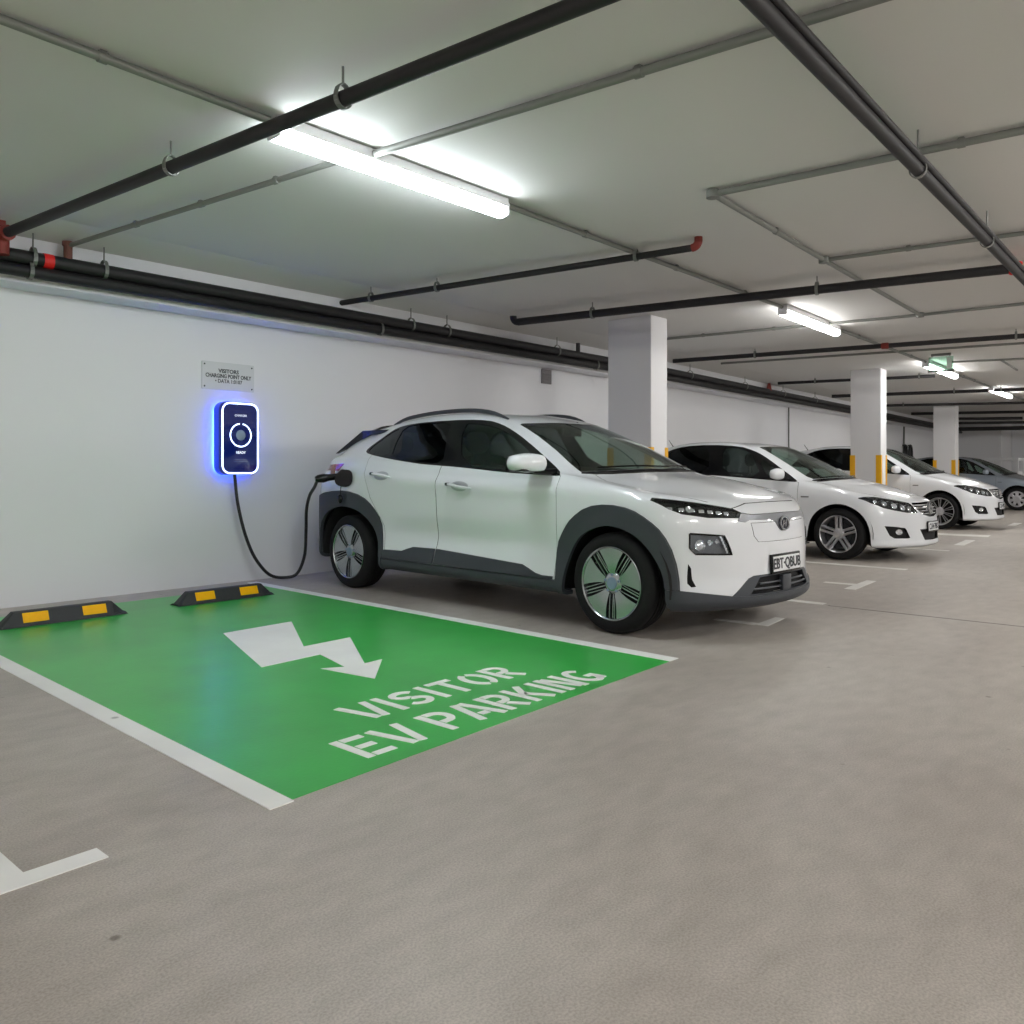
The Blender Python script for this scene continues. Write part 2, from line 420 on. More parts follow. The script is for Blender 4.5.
class Body:
    def __init__(self, rings, ns=8, nr=5):
        C = np.array([[(x, y, z) for x, y, z in zip(*r)] for r in rings], float)   # rings, stations, 3
        # mirror ghost columns so that the surface crosses the centre plane squarely
        g0 = C[:, 1:2].copy(); g0[..., 0] *= -1
        g1 = C[:, -2:-1].copy(); g1[..., 0] *= -1
        E = np.concatenate([g0, C, g1], 1)
        A = catmull(np.swapaxes(E, 0, 1), ns)          # along stations
        A = A[ns:-ns]
        A[0, :, 0] = 0; A[-1, :, 0] = 0
        B = catmull(np.swapaxes(A, 0, 1), nr)          # along rings
        B[..., 0] = np.maximum(B[..., 0], 0)
        B[:, 0, 0] = 0; B[:, -1, 0] = 0; B[-1, :, 0] = 0
        self.G = B
        du = np.gradient(B, axis=1); dv = np.gradient(B, axis=0)
        N = np.cross(dv, du); l = np.linalg.norm(N, axis=-1, keepdims=True)
        N = np.where(l > 1e-9, N/np.maximum(l, 1e-9), 0)
        m = B[B.shape[0]//3, B.shape[1]//2]
        if N[B.shape[0]//3, B.shape[1]//2, 0] < 0: N = -N
        N[:, 0, 0] = 0; N[:, -1, 0] = 0; N[-1, :, :] = (0, 0, 1)
        l = np.linalg.norm(N, axis=-1, keepdims=True); N = N/np.maximum(l, 1e-9)
        self.N = N
        V = [Vector(p) for p in B.reshape(-1, 3)]; w = B.shape[1]
        Fs = [(j*w+i, j*w+i+1, (j+1)*w+i+1, (j+1)*w+i) for j in range(B.shape[0]-1) for i in range(w-1)]
        self.bvh = BVHTree.FromPolygons(V, Fs)

    def shell(self, off=0.0, thick=.012):
        G, N = self.G, self.N; nj, ni = G.shape[:2]
        O = G+N*off; I = G+N*(off-thick)
        for A in (O, I): A[:, 0, 0] = 0; A[:, -1, 0] = 0; A[-1, :, 0] = 0; A[..., 0] = np.maximum(A[..., 0], 0)
        bm = bmesh.new()
        vo = [[bm.verts.new(O[j, i]) for i in range(ni)] for j in range(nj)]
        vi = [[bm.verts.new(I[j, i]) for i in range(ni)] for j in range(nj)]
        def f(q, m):
            try: bm.faces.new(q).material_index = m
            except ValueError: pass
        for j in range(nj-1):
            for i in range(ni-1):
                f((vo[j][i], vo[j][i+1], vo[j+1][i+1], vo[j+1][i]), 0)
                f((vi[j][i], vi[j+1][i], vi[j+1][i+1], vi[j][i+1]), 1)
        loop = [(0, i) for i in range(ni)]+[(j, ni-1) for j in range(1, nj)]+[(nj-1, i) for i in range(ni-2, -1, -1)]+[(j, 0) for j in range(nj-2, 0, -1)]
        for k in range(len(loop)):
            a, b = loop[k], loop[(k+1) % len(loop)]
            f((vo[a[0]][a[1]], vi[a[0]][a[1]], vi[b[0]][b[1]], vo[b[0]][b[1]]), 1)
        bmesh.ops.recalc_face_normals(bm, faces=bm.faces[:])
        # make sure the outside really points out
        bm.faces.ensure_lookup_table()
        f0 = max((f for f in bm.faces if f.material_index == 0), key=lambda f: f.calc_center_median().x)
        if f0.normal.x < 0: bmesh.ops.reverse_faces(bm, faces=bm.faces[:])
        me = bpy.data.meshes.new('shell'); bm.to_mesh(me); bm.free()
        me.materials.append(None); me.materials.append(None)
        return me

    def front(self, x, z):
        h = self.bvh.ray_cast(Vector((max(x, .001), 4, z)), Vector((0, -1, 0)))
        return h[0], (h[1] if h[1].y > 0 else -h[1])
    def side(self, y, z):
        h = self.bvh.ray_cast(Vector((3, y, z)), Vector((-1, 0, 0)))
        return h[0], (h[1] if h[1].x > 0 else -h[1])
    def top(self, x, y):
        h = self.bvh.ray_cast(Vector((max(x, .001), y, 4)), Vector((0, 0, -1)))
        return h[0], (h[1] if h[1].z > 0 else -h[1])

def cutS(poly, x0=.3, x1=1.5): return Cut('x', poly, x0, x1)      # side view (y,z)
def cutF(poly, y0=1.3, y1=3): return Cut('y', poly, y0, y1)         # front view (x,z)
def cutR(poly, y0=-3, y1=-1.2): return Cut('y', poly, y0, y1)
def cutT(poly, z0=.7, z1=2): return Cut('z', poly, z0, z1)          # top view (x,y)

def emit(me, name, mats, parent, mode, angle=32):
    """mode 'mid': mirror + weld into one object; 'side': two objects"""
    bm = NB(); bm.from_mesh(me); bpy.data.meshes.remove(me)
    if mode == 'mid':
        dele = [f for f in bm.faces if all(abs(v.co.x) < 2e-4 for v in f.verts)]
        bmesh.ops.delete(bm, geom=dele, context='FACES')
        t = bm.copy()
        for v in t.verts: v.co.x *= -1
        bmesh.ops.reverse_faces(t, faces=t.faces[:])
        idx = [(f, f.material_index) for f in t.faces]
        vs = {v: bm.verts.new(v.co) for v in t.verts}
        for f, mi in idx:
            try: bm.faces.new([vs[v] for v in f.verts]).material_index = mi
            except ValueError: pass
        t.free()
        bmesh.ops.remove_doubles(bm, verts=bm.verts[:], dist=3e-4)
        return [finish(bm, name, mats, parent, angle=angle)]
    t = bm.copy()
    for v in t.verts: v.co.x *= -1
    bmesh.ops.reverse_faces(t, faces=t.faces[:])
    return [finish(bm, name, mats, parent, angle=angle), finish(t, name, mats, parent, angle=angle)]

def both(fn, name, m, parent, angle=35, smooth=True):
    """fn(bm) builds the right-hand piece; a mirrored twin is made too"""
    out = []
    for s in (1, -1):
        bm = NB(); fn(bm)
        if s < 0:
            for v in bm.verts: v.co.x *= -1
        bmesh.ops.recalc_face_normals(bm, faces=bm.faces[:])
        out.append(finish(bm, name, m, parent, angle=angle, smooth=smooth))
    return out

def split(objs):
    """every loose piece of a part becomes a part of its own"""
    out = []
    for o in objs:
        bm = NB(); bm.from_mesh(o.data); todo = set(bm.faces); isl = []
        while todo:
            st = [todo.pop()]; g = set(st)
            while st:
                f = st.pop()
                for e in f.edges:
                    for q in e.link_faces:
                        if q in todo: todo.discard(q); g.add(q); st.append(q)
            isl.append([f.index for f in g])
        bm.free()
        for k, ids in enumerate(isl):
            b = NB(); b.from_mesh(o.data); ids = set(ids)
            bmesh.ops.delete(b, geom=[f for f in b.faces if f.index not in ids], context='FACES')
            out.append(finish(b, o.name.split('.')[0], list(o.data.materials), o.parent))
        bpy.data.objects.remove(o)
    return out

def place(p, n, roll=0):
    """matrix at p whose z axis is n and whose y axis points up"""
    n = Vector(n).normalized(); up = Vector((0, 0, 1))
    x = up.cross(n).normalized(); y = n.cross(x)
    m = Matrix((x, y, n)).transposed().to_4x4(); m.translation = p
    return m

# ------------------------------------------------------------------ wheels
def fan(bm, a0, a1, r0, r1, w0, w1, x, d, n=6, mi=0, dish=0):
    """a plate between radii r0..r1 and angles; thickness d; x = outer face; dish: inner radius set back"""
    def ring(r, wa, dx):
        am = (a0+a1)/2; h = (a1-a0)/2*wa
        return [(dx, r*math.cos(am-h+2*h*k/n), r*math.sin(am-h+2*h*k/n)) for k in range(n+1)]
    rows = []
    for q in range(5):
        t = q/4; r = r0+(r1-r0)*t
        rows.append(ring(r, w0+(w1-w0)*t, x-dish*(1-t)**2))
    vo = [[bm.verts.new(p) for p in row] for row in rows]
    vi = [[bm.verts.new((p[0]-d, p[1], p[2])) for p in row] for row in rows]
    for q in range(4):
        for k in range(n):
            bm.faces.new((vo[q][k], vo[q][k+1], vo[q+1][k+1], vo[q+1][k])).material_index = mi
            bm.faces.new((vi[q][k], vi[q+1][k], vi[q+1][k+1], vi[q][k+1])).material_index = mi
        for k, s in ((0, 1), (n, -1)):
            bm.faces.new((vo[q][k], vo[q+1][k], vi[q+1][k], vi[q][k])).material_index = mi
    for q in (0, 4):
        for k in range(n):
            bm.faces.new((vo[q][k], vo[q][k+1], vi[q][k+1], vi[q][k])).material_index = mi

def spoke(bm, ang, r0, r1, w0, w1, x, d, dish=0, off=0, mi=0):
    c, s = math.cos(ang), math.sin(ang)
    rows = []
    for q in range(5):
        t = q/4; r = r0+(r1-r0)*t; w = (w0+(w1-w0)*t)/2; xx = x-dish*(1-t)**2
        row = []
        for (dx, dw) in ((-d, -w), (-.3*d, -w), (0, -w*.6), (0, w*.6), (-.3*d, w), (-d, w)):
            o = off+dw
            row.append(bm.verts.new((xx+dx, r*c-o*s, r*s+o*c)))
        rows.append(row)
    for q in range(4):
        for k in range(6):
            bm.faces.new((rows[q][k], rows[q][(k+1) % 6], rows[q+1][(k+1) % 6], rows[q+1][k])).material_index = mi
    bm.faces.new(rows[0]); bm.faces.new(rows[-1][::-1])

def wheel(parent, loc, R, rr, width, style, flip=False):
    """centre loc; outer face at +x. R tyre radius, rr rim radius"""
    w = width
    bm = NB()
    prof = [(-.03, rr*.97), (-.008, rr*1.0), (0.0, rr*1.04), (.004, rr*1.12), (.004, (rr+R)/2), (-.004, R*.93), (-.016, R*.972), (-.032, R*.992), (-.05, R*.999)]
    for g in (-.08, -.115, -.15):
        prof += [(g+.006, R), (g+.004, R*.978), (g-.004, R*.978), (g-.006, R)]
    prof += [(-w+.05, R*.999), (-w+.03, R*.99), (-w+.01, R*.95), (-w, R*.86), (-w+.01, rr*1.05), (-w+.03, rr*.97)]
    lathe(bm, prof, 'x', 72)
    bmesh.ops.recalc_face_normals(bm, faces=bm.faces[:])
    ty = finish(bm, 'tyre', M['rubber'], parent, angle=40)
    ty.location = loc
    if flip: ty.rotation_euler = (0, 0, PI)
    bm = NB()
    lathe(bm, [(-.004, rr*1.0), (.004, rr*1.015), (.006, rr*.995), (0, rr*.965), (-.02, rr*.95), (-.06, rr*.90), (-w+.04, rr*.88), (-w+.02, rr*.97)], 'x', 64)
    mface = M['alloy']
    if style == 'fan':
        mface = M['machined']
        for k in range(5):
            a = PI/2+2*PI*k/5
            fan(bm, a-.47, a+.47, rr*.27, rr*.965, .60, .93, -.004, .016, 8, 0, .012)
            b = a+PI/5
            spoke(bm, b, rr*.2, rr*.96, .012, .014, -.022, .02, .012)
            for s in (-1, 1):
                spoke(bm, b, rr*.28, rr*.95, .007, .010, -.012, .018, .010, s*.021)
    elif style == 'double':
        for k in range(5):
            a = PI/2+2*PI*k/5
            for s in (-1, 1):
                spoke(bm, a, rr*.18, rr*.96, .030, .034, -.004, .03, .018, s*.024)
    elif style == 'multi':
        for k in range(10):
            a = PI/2+2*PI*k/10
            for s in (-1, 1):
                spoke(bm, a+s*.10, rr*.16, rr*.97, .010, .014, -.004, .025, .018, 0)
    else:
        lathe(bm, [(.006, rr*.02), (.008, rr*.2), (.006, rr*.45), (.001, rr*.50)], 'x', 40)
        lathe(bm, [(.0, rr*.82), (.003, rr*.9), (.0, rr*.98)], 'x', 40)
        for k in range(7):
            a = PI/2+2*PI*k/7
            spoke(bm, a, rr*.4, rr*.88, .07, .085, .004, .015, 0)
    lathe(bm, [(-.05, rr*.02), (-.05, rr*.30), (-.026, rr*.30), (-.016, rr*.25), (-.013, rr*.2), (-.013, .001)], 'x', 30)
    bmesh.ops.recalc_face_normals(bm, faces=bm.faces[:])
    rim = finish(bm, 'rim', mface, ty, angle=30)
    bm = NB()
    lathe(bm, [(-.075, .001), (-.075, rr*.86)], 'x', 40)
    lathe(bm, [(-.066, .02), (-.06, rr*.3), (-.06, rr*.66), (-.07, rr*.67)], 'x', 40)
    finish(bm, 'brake_disc', M['dark'] if style != 'double' else M['lampbase'], ty)
    bm = NB()
    lathe(bm, [(-.012, rr*.17), (-.006, rr*.155), (-.004, rr*.10), (-.003, .001)], 'x', 30)
    for k in range(5):
        a = PI/2+2*PI*(k+.0)/5
        lathe(bm, [(-.018, .009), (-.010, .009), (-.008, .005), (-.008, .0005)], 'x', 8, (0, rr*.24*math.cos(a), rr*.24*math.sin(a)))
    finish(bm, 'hub_cap', M['chlogo'] if style == 'fan' else M['alloy'], ty)
    return ty

def liner(parent, y, z, R, x0=.5, x1=.885):
    bm = NB(); n = 20
    ra = []; rb = []
    for k in range(n+1):
        a = -.12+(PI+.24)*k/n
        ra.append(bm.verts.new((x0, y+R*math.cos(a), z+R*math.sin(a)))); rb.append(bm.verts.new((x1, y+R*math.cos(a), z+R*math.sin(a))))
    for k in range(n): bm.faces.new((ra[k], ra[k+1], rb[k+1], rb[k]))
    bm.faces.new(ra)
    t = bm.copy()
    finish(bm, 'wheel_liner', M['dark'], parent)
    for v in t.verts: v.co.x *= -1
    finish(t, 'wheel_liner', M['dark'], parent)

def seat_bm(bm, x, y, z, w=.5, tilt=.3):
    rot = Matrix.Rotation(tilt, 3, 'X')
    box(bm, (x, y+.22, z+.12), (w, .5, .16), bev=.05)
    box(bm, (x, y-.12, z+.42), (w, .13, .58), rot, bev=.05)

def headrest_bm(bm, x, y, z):
    t = bmesh.new(); bmesh.ops.create_uvsphere(t, u_segments=16, v_segments=10, radius=1)
    for v in t.verts:
        c = v.co; c.x = math.copysign(abs(c.x)**.7, c.x)*.13; c.y = c.y*.05; c.z = math.copysign(abs(c.z)**.8, c.z)*.095
    join(bm, t, Matrix.Translation((x, y, z)))
    for s in (-.05, .05): tube(bm, [(x+s, y, z-.2), (x+s, y, z-.06)], .008, 6)

def interior(root, zf, zroof, dash_y, belt, rows=(.05, -.95)):
    for i, y in enumerate(rows):
        for x in ((-.38, .38) if i == 0 else (-.42, 0, .42)):
            bm = NB(); seat_bm(bm, x, y-.15, zf, .5 if i == 0 else .42, .22)
            st = finish(bm, 'seat', M['seat'], root)
            bm = NB(); headrest_bm(bm, x, y-.42, zf+.90); finish(bm, 'headrest', M['seat'], st)
    bm = NB()
    prism(bm, [(dash_y+.35, belt-.02), (dash_y+.1, belt+.01), (dash_y-.18, belt-.03), (dash_y-.22, belt-.18), (dash_y-.1, belt-.35), (dash_y+.35, belt-.35)], -.68, .68, 'x')
    finish(bm, 'dashboard', M['seat'], root, smooth=False)
    bm = NB()
    pts = []
    for k in range(25):
        a = 2*PI*k/24; pts.append(Vector((.37+.18*math.cos(a), dash_y-.32+.18*math.sin(a)*.42, belt-.02+.18*math.sin(a)*.9)))
    tube(bm, pts, .014, 8, False); tube(bm, [(.37, dash_y-.32, belt-.02), (.37, dash_y-.12, belt-.1)], .03, 8)
    box(bm, (.37, dash_y-.32, belt-.02), (.34, .02, .05))
    finish(bm, 'steering_wheel', M['seat'], root)

def plate_obj(root, s, c, n, w=.40, h=.115):
    mt = place(Vector(c), n)
    bm = NB(); t = NB(); box(t, (0, 0, -.006), (w+.03, h+.03, .018), bev=.004); join(bm, t, mt)
    pl = finish(bm, 'number_plate', M['gloss'], root)
    bm = NB(); t = NB(); box(t, (0, 0, .004), (w, h, .004), bev=.001); join(bm, t, mt); finish(bm, 'plate_face', M['plate'], pl)
    bm = NB(); text_mesh(bm, s, h*.98, mt @ Matrix.Translation((0, -.002, .008)), 0, .001, .002, .88)
    finish(bm, 'plate_lettering', M['ink'], pl, smooth=False)
    return pl

# ================================================================== MAIN CAR
def build_crossover():
    lx = [0, .30, .58, .79, .88, .90, .90, .905, .905, .905, .905, .893, .6, 0]
    ly = [2.24, 2.22, 2.12, 1.98, 1.82, 1.45, .95, .2, -.5, -1.1, -1.55, -2.02, -2.13, -2.16]
    def R(x=None, y=None, z=None, dx=0, dyf=0, dyr=0, sx=1):
        X = list(x or lx); Yv = list(y or ly)
        X = [max(0, (v+dx if v > 0 else 0))*sx for v in X]
        Yv = [Yv[i]+(dyf if i < 5 else 0)*(1 if i < 4 else .6)+(dyr if i > 10 else 0) for i in range(14)]
        Z = [z]*14 if not isinstance(z, (list, tuple)) else z
        return X, Yv, Z
    rings = [
        R(z=[.20]*5+[.225]*6+[.26, .27, .27], dx=-.11, dyf=-.10, dyr=.10),
        R(z=[.205]*5+[.23]*6+[.27, .28, .28], dx=-.03, dyf=-.035, dyr=.04),
        R(z=[.24, .24, .24, .245, .25, .26, .26, .26, .26, .26, .26, .30, .31, .31], dx=0, dyf=.012, dyr=.01),
        R(z=[.285, .285, .287, .31, .33, .32, .32, .32, .32, .32, .33, .38, .40, .40], dx=.002, dyf=.015, dyr=.0),
        R(x=[0, .30, .58, .79, .88, .898, .888, .882, .882, .89, .905, .893, .6, 0], z=[.40, .40, .40, .40, .41, .42, .42, .41, .42, .43, .44, .46, .5, .5]),
        R(x=[0, .30, .58, .79, .88, .90, .876, .858, .858, .88, .91, .893, .6, 0], z=[.52, .52, .52, .52, .53, .55, .55, .53, .54, .56, .58, .6, .6, .6]),
        R(x=[0, .30, .58, .79, .885, .905, .892, .885, .885, .895, .915, .892, .6, 0], z=[.66, .66, .66, .67, .70, .72, .70, .69, .70, .72, .74, .75, .75, .75], dyf=-.005, dyr=.0),
        R(x=[0, .30, .58, .785, .885, .908, .903, .902, .905, .91, .914, .885, .6, 0], z=[.765, .765, .77, .785, .81, .845, .86, .86, .87, .89, .90, .90, .90, .90], dyf=-.02, dyr=-.005),
        R(x=[0, .30, .575, .775, .875, .905, .909, .916, .918, .916, .905, .862, .6, 0], z=[.83, .83, .835, .86, .88, .925, .955, .975, .995, 1.03, 1.05, 1.03, 1.0, 1.0], dyf=-.05, dyr=-.01),
        R(x=[0, .29, .55, .735, .84, .872, .882, .885, .888, .889, .885, .835, .55, 0], y=[2.155, 2.135, 2.04, 1.90, 1.74, 1.40, .95, .2, -.5, -1.1, -1.55, -1.96, -2.10, -2.135],
          z=[.872, .872, .882, .905, .93, .985, 1.02, 1.03, 1.06, 1.10, 1.13, 1.10, 1.08, 1.08]),
        R(x=[0, .26, .49, .66, .77, .815, .862, .868, .868, .862, .845, .80, .5, 0], y=[2.06, 2.045, 1.95, 1.81, 1.64, 1.32, .93, .2, -.5, -1.1, -1.55, -1.96, -2.09, -2.12],
          z=[.915, .915, .92, .935, .955, 1.01, 1.062, 1.07, 1.115, 1.165, 1.20, 1.18, 1.16, 1.16]),
        R(x=[0, .23, .44, .60, .72, .79, .848, .852, .852, .843, .82, .76, .47, 0], y=[1.70, 1.69, 1.63, 1.54, 1.41, 1.22, .94, .2, -.5, -1.1, -1.52, -1.96, -2.07, -2.10],
          z=[1.01, 1.01, 1.006, 1.003, 1.003, 1.028, 1.068, 1.095, 1.135, 1.185, 1.225, 1.205, 1.185, 1.185]),
        R(x=[0, .22, .42, .58, .69, .757, .825, .835, .835, .825, .80, .72, .45, 0], y=[1.30, 1.295, 1.255, 1.205, 1.155, 1.10, .93, .2, -.5, -1.08, -1.5, -1.945, -2.045, -2.08],
          z=[1.085, 1.085, 1.078, 1.07, 1.063, 1.060, 1.082, 1.12, 1.155, 1.205, 1.245, 1.225, 1.205, 1.205]),
        R(x=[0, .18, .35, .48, .59, .67, .73, .765, .765, .75, .72, .65, .41, 0], y=[.90, .895, .86, .81, .755, .68, .53, .03, -.55, -1.07, -1.47, -1.83, -1.93, -1.955],
          z=[1.298, 1.298, 1.295, 1.29, 1.283, 1.272, 1.292, 1.325, 1.35, 1.355, 1.35, 1.335, 1.335, 1.335]),
        R(x=[0, .16, .31, .425, .525, .595, .645, .675, .675, .66, .63, .565, .36, 0], y=[.50, .495, .465, .42, .355, .29, .16, -.13, -.6, -1.05, -1.40, -1.67, -1.75, -1.775],
          z=[1.468, 1.468, 1.465, 1.46, 1.455, 1.45, 1.475, 1.512, 1.52, 1.495, 1.455, 1.44, 1.455, 1.46]),
        R(x=[0, .14, .28, .38, .46, .52, .57, .60, .60, .585, .55, .48, .30, 0], y=[.30, .298, .28, .25, .22, .17, .07, -.18, -.62, -1.05, -1.38, -1.63, -1.71, -1.735],
          z=[1.515, 1.515, 1.512, 1.506, 1.50, 1.50, 1.52, 1.553, 1.56, 1.535, 1.495, 1.475, 1.48, 1.485]),
        R(x=[0, .08, .15, .2, .24, .27, .29, .30, .30, .29, .27, .24, .15, 0], y=[.12, .11, .09, .07, .04, 0, -.08, -.28, -.64, -1.02, -1.32, -1.54, -1.62, -1.65],
          z=[1.548, 1.548, 1.547, 1.546, 1.546, 1.548, 1.556, 1.574, 1.580, 1.560, 1.53, 1.51, 1.50, 1.50]),
        R(x=[0]*14, y=[-.0, -.01, -.03, -.06, -.1, -.15, -.22, -.38, -.66, -.98, -1.22, -1.38, -1.46, -1.5],
          z=[1.562, 1.562, 1.563, 1.565, 1.567, 1.57, 1.575, 1.581, 1.585, 1.570, 1.55, 1.535, 1.525, 1.52]),
    ]
    for k, w_ in ((13, .03), (14, .05), (15, .05), (16, .03)):
        X, Yv, Z = rings[k]
        rings[k] = ([max(0, x-w_*min(1, x/.4)) for x in X], [y-w_ for y in Yv], Z)
    B = Body(rings, 9, 5)
    root = empty('electric_crossover_car')
    tag(root, 'large white electric crossover car with grey arch trim, plugged into the charging cable', 'car')
    dlo = [(-1.405, 1.262), (-1.355, 1.322), (-1.175, 1.446), (-1.01, 1.488), (-.63, 1.503), (-.148, 1.500), (.058, 1.486), (.153, 1.467), (.269, 1.429), (.426, 1.359), (.664, 1.237), (.86, 1.130), (1.00, 1.055),
           (.995, 1.043), (.897, 1.047), (.458, 1.067), (-.055, 1.107), (-.431, 1.128), (-.59, 1.139), (-.975, 1.180), (-1.33, 1.23)]
    dlo = chaikin(dlo, 1)
    quarter = chaikin([(-1.37, 1.262), (-1.32, 1.325), (-1.175, 1.425), (-1.035, 1.468), (-1.045, 1.34), (-1.03, 1.202), (-1.30, 1.243)], 1)
    rglass = chaikin([(-.985, 1.472), (-.75, 1.487), (-.33, 1.488), (-.322, 1.40), (-.312, 1.31), (-.285, 1.135), (-.59, 1.152), (-.98, 1.195), (-1.005, 1.34)], 1)
    fglass = chaikin([(-.185, 1.468), (.02, 1.458), (.216, 1.421), (.372, 1.355), (.553, 1.262), (.70, 1.18), (.79, 1.09), (.46, 1.083), (-.063, 1.117)], 1)
    def sh(P): return [(p[0]-.05*min(1, max(0, (p[1]-1.1)/.37)), p[1]) for p in P]
    dlo, quarter, rglass, fglass = sh(dlo), sh(quarter), sh(rglass), sh(fglass)
    wells_r = chaikin([(-1.97, -.1), (-1.985, .45), (-1.93, .61), (-1.78, .73), (-1.56, .762), (-1.31, .71), (-1.14, .57), (-1.06, .39), (-1.03, -.1)], 2)
    wells_f = chaikin([(1.045, -.1), (1.055, .28), (1.09, .45), (1.172, .60), (1.283, .68), (1.444, .725), (1.61, .70), (1.749, .62), (1.85, .477), (1.888, .322), (1.895, -.1)], 2)
    arch_r = chaikin([(-2.20, .37), (-2.18, .63), (-2.06, .83), (-1.836, .885), (-1.544, .895), (-1.306, .853), (-1.152, .76), (-1.055, .64), (-1.045, .53), (-1.02, .39), (-.99, .1), (-2.20, .1)], 1)
    arch_f = chaikin([(1.0, .1), (.995, .35), (.99, .56), (1.071, .68), (1.14, .755), (1.275, .837), (1.458, .858), (1.643, .833), (1.77, .768), (1.86, .69), (1.925, .55), (1.955, .335), (1.97, .1)], 1)
    door_clad_f = [(-.320, .444), (.659, .398), (.80, .348), (.86, .338), (.965, .338), (.965, .318), (-.326, .321)]
    door_clad_r = [(-1.02, .393), (-.76, .398), (-.69, .42), (-.616, .44), (-.336, .444), (-.340, .321), (-1.02, .318)]
    sill = [(-1.04, .314), (1.03, .312), (1.06, .15), (-1.04, .15)]
    lip = [(-.1, .275), (.3, .277), (.53, .285), (.83, .33), (1.2, .335), (1.2, .1), (-.1, .1)]
    door_f = [(-.26, 1.25), (-.277, 1.10), (-.325, .44), (-.33, .3), (.975, .3), (.985, .6), (1.008, 1.043), (.95, 1.055), (.80, 1.08), (.3, 1.25)]
    door_r = [(-.266, 1.25), (-.283, 1.10), (-.331, .44), (-.336, .3), (-.99, .3), (-1.02, .60), (-1.19, .84), (-1.27, 1.05), (-1.285, 1.25)]
    # front
    hl = [(.885, .914), (.835, .903), (.676, .877), (.47, .837), (.421, .807), (.446, .779), (.654, .784), (.788, .808), (.837, .838), (.865, .876)]
    strip = [(-.1, .800), (.34, .796), (.421, .807), (.446, .779), (.464, .757), (.409, .750), (.369, .763), (.16, .760), (.11, .745), (.066, .70), (.035, .684), (-.1, .682)]
    badge = [(-.1, .870), (.14, .870), (.336, .866), (.466, .838), (.418, .811), (.34, .800), (-.1, .804)]
    lamp = chaikin([(.77, .687), (.569, .669), (.522, .55), (.745, .558), (.774, .597)], 0)
    vent = [(.781, .498), (.787, .375), (.772, .352), (.748, .356), (.762, .40), (.767, .47)]
    lower = [(-.1, .412), (.354, .405), (.40, .39), (.535, .287), (.3, .27), (-.1, .268)]
    inner_l = [(-.1, .400), (.30, .392), (.40, .29), (-.1, .283)]
    port = chaikin([(-.2, .742), (.36, .742), (.345, .66), (.31, .622), (-.2, .615)], 0)
    hood = [(-.1, 1.365), (.23, 1.355), (.43, 1.31), (.59, 1.255), (.675, 1.195), (.70, 1.19), (.77, 1.34), (.77, 1.64), (.76, 1.75), (.70, 1.90), (.62, 2.0), (.535, 2.075), (.42, 2.2), (-.1, 2.26)]
    cowl = [(-.1, 1.36), (.23, 1.35), (.43, 1.305), (.59, 1.25), (.70, 1.175), (.752, 1.105), (.735, 1.09), (.68, 1.135), (.57, 1.185), (.42, 1.235), (.22, 1.275), (-.1, 1.282)]
    wsg = [(-.1, 1.278), (.22, 1.271), (.42, 1.231), (.57, 1.181), (.68, 1.131), (.738, 1.085), (.715, .98), (.668, .80), (.620, .57), (.575, .335), (.55, .33), (.50, .375), (.40, .435), (.30, .475), (.15, .515), (-.1, .525)]
    wsg = [(p[0]-.05*min(1, max(0, (1.1-p[1])/.6))*min(1, max(0, p[0]/.4)), p[1]-.05*min(1, max(0, (1.1-p[1])/.6))) for p in wsg]
    backg = [(-.1, -1.80), (.34, -1.775), (.50, -1.73), (.56, -1.76), (.66, -1.93), (.62, -1.975), (.45, -2.03), (-.1, -2.06)]
    spoil = [(-.1, -1.62), (.44, -1.60), (.56, -1.56), (.60, -1.60), (.56, -1.72), (.5, -1.725), (.34, -1.77), (-.1, -1.795)]
    tail = [(-2.4, 1.11), (-1.87, 1.137), (-1.64, 1.144), (-1.70, 1.078), (-1.9, 1.082), (-2.4, 1.06)]

    P = ['paint', 'dark']
    def mm(*k): return [M[q] for q in k]
    S0 = B.shell(0, .012)
    def piece(cutter, off=0.0, thick=.012, minus=()):
        me = B.shell(off, thick) if (off or thick != .012) else S0.copy()
        me = boolean(me, [cutter], 'INTERSECT')
        if minus: me = boolean(me, list(minus), 'DIFFERENCE')
        return me
    g = .0032
    # painted shell
    cuts = [cutS(grow(dlo, .001)), cutS(wells_r), cutS(wells_f), cutS(grow(arch_r, g)), cutS(grow(arch_f, g)), cutS([(-1.1, .1), (-1.1, .32), (1.1, .32), (1.1, .1)]),
            cutS(grow(door_f, g)), cutS(grow(door_r, g)), cutF(grow(lip, .002), 1.80), cutF(grow(hl, .002), 1.77), cutF(grow(strip, .001)), cutF(grow(badge, .004)), cutF(lamp), cutF(vent),
            cutF(grow(lower, .001)), cutF(grow(port, .0025)), cutT(grow(hood, .0035), .88), cutT(grow(cowl, .002), 1.0), cutT(wsg, 1.0), cutT(backg, 1.0), cutS(tail, .55)]
    body = boolean(S0.copy(), cuts, 'DIFFERENCE')
    emit(body, 'body_shell', mm(*P), root, 'mid')
    doorcl = lambda: [cutS(wells_r), cutS(grow(arch_r, g)), cutS(grow(arch_f, g))]
    me = piece(cutS(door_f), minus=[cutS(grow(dlo, .001)), cutS(grow(door_clad_f, .001)), cutS([(-2, .1), (-2, .318), (2, .318), (2, .1)]), cutS(grow(arch_f, g))])
    fdoors = emit(me, 'front_door', mm(*P), root, 'side')
    me = piece(cutS(door_r), minus=[cutS(grow(dlo, .001)), cutS(grow(door_clad_r, .001)), cutS([(-2, .1), (-2, .318), (2, .318), (2, .1)]), cutS(grow(arch_r, g))])
    rdoors = emit(me, 'rear_door', mm(*P), root, 'side')
    me = piece(cutT(hood, .88), minus=[cutF(grow(badge, .004)), cutF(grow(hl, .004), 1.77), cutF(grow(strip, .003))])
    emit(me, 'hood', mm(*P), root, 'mid')
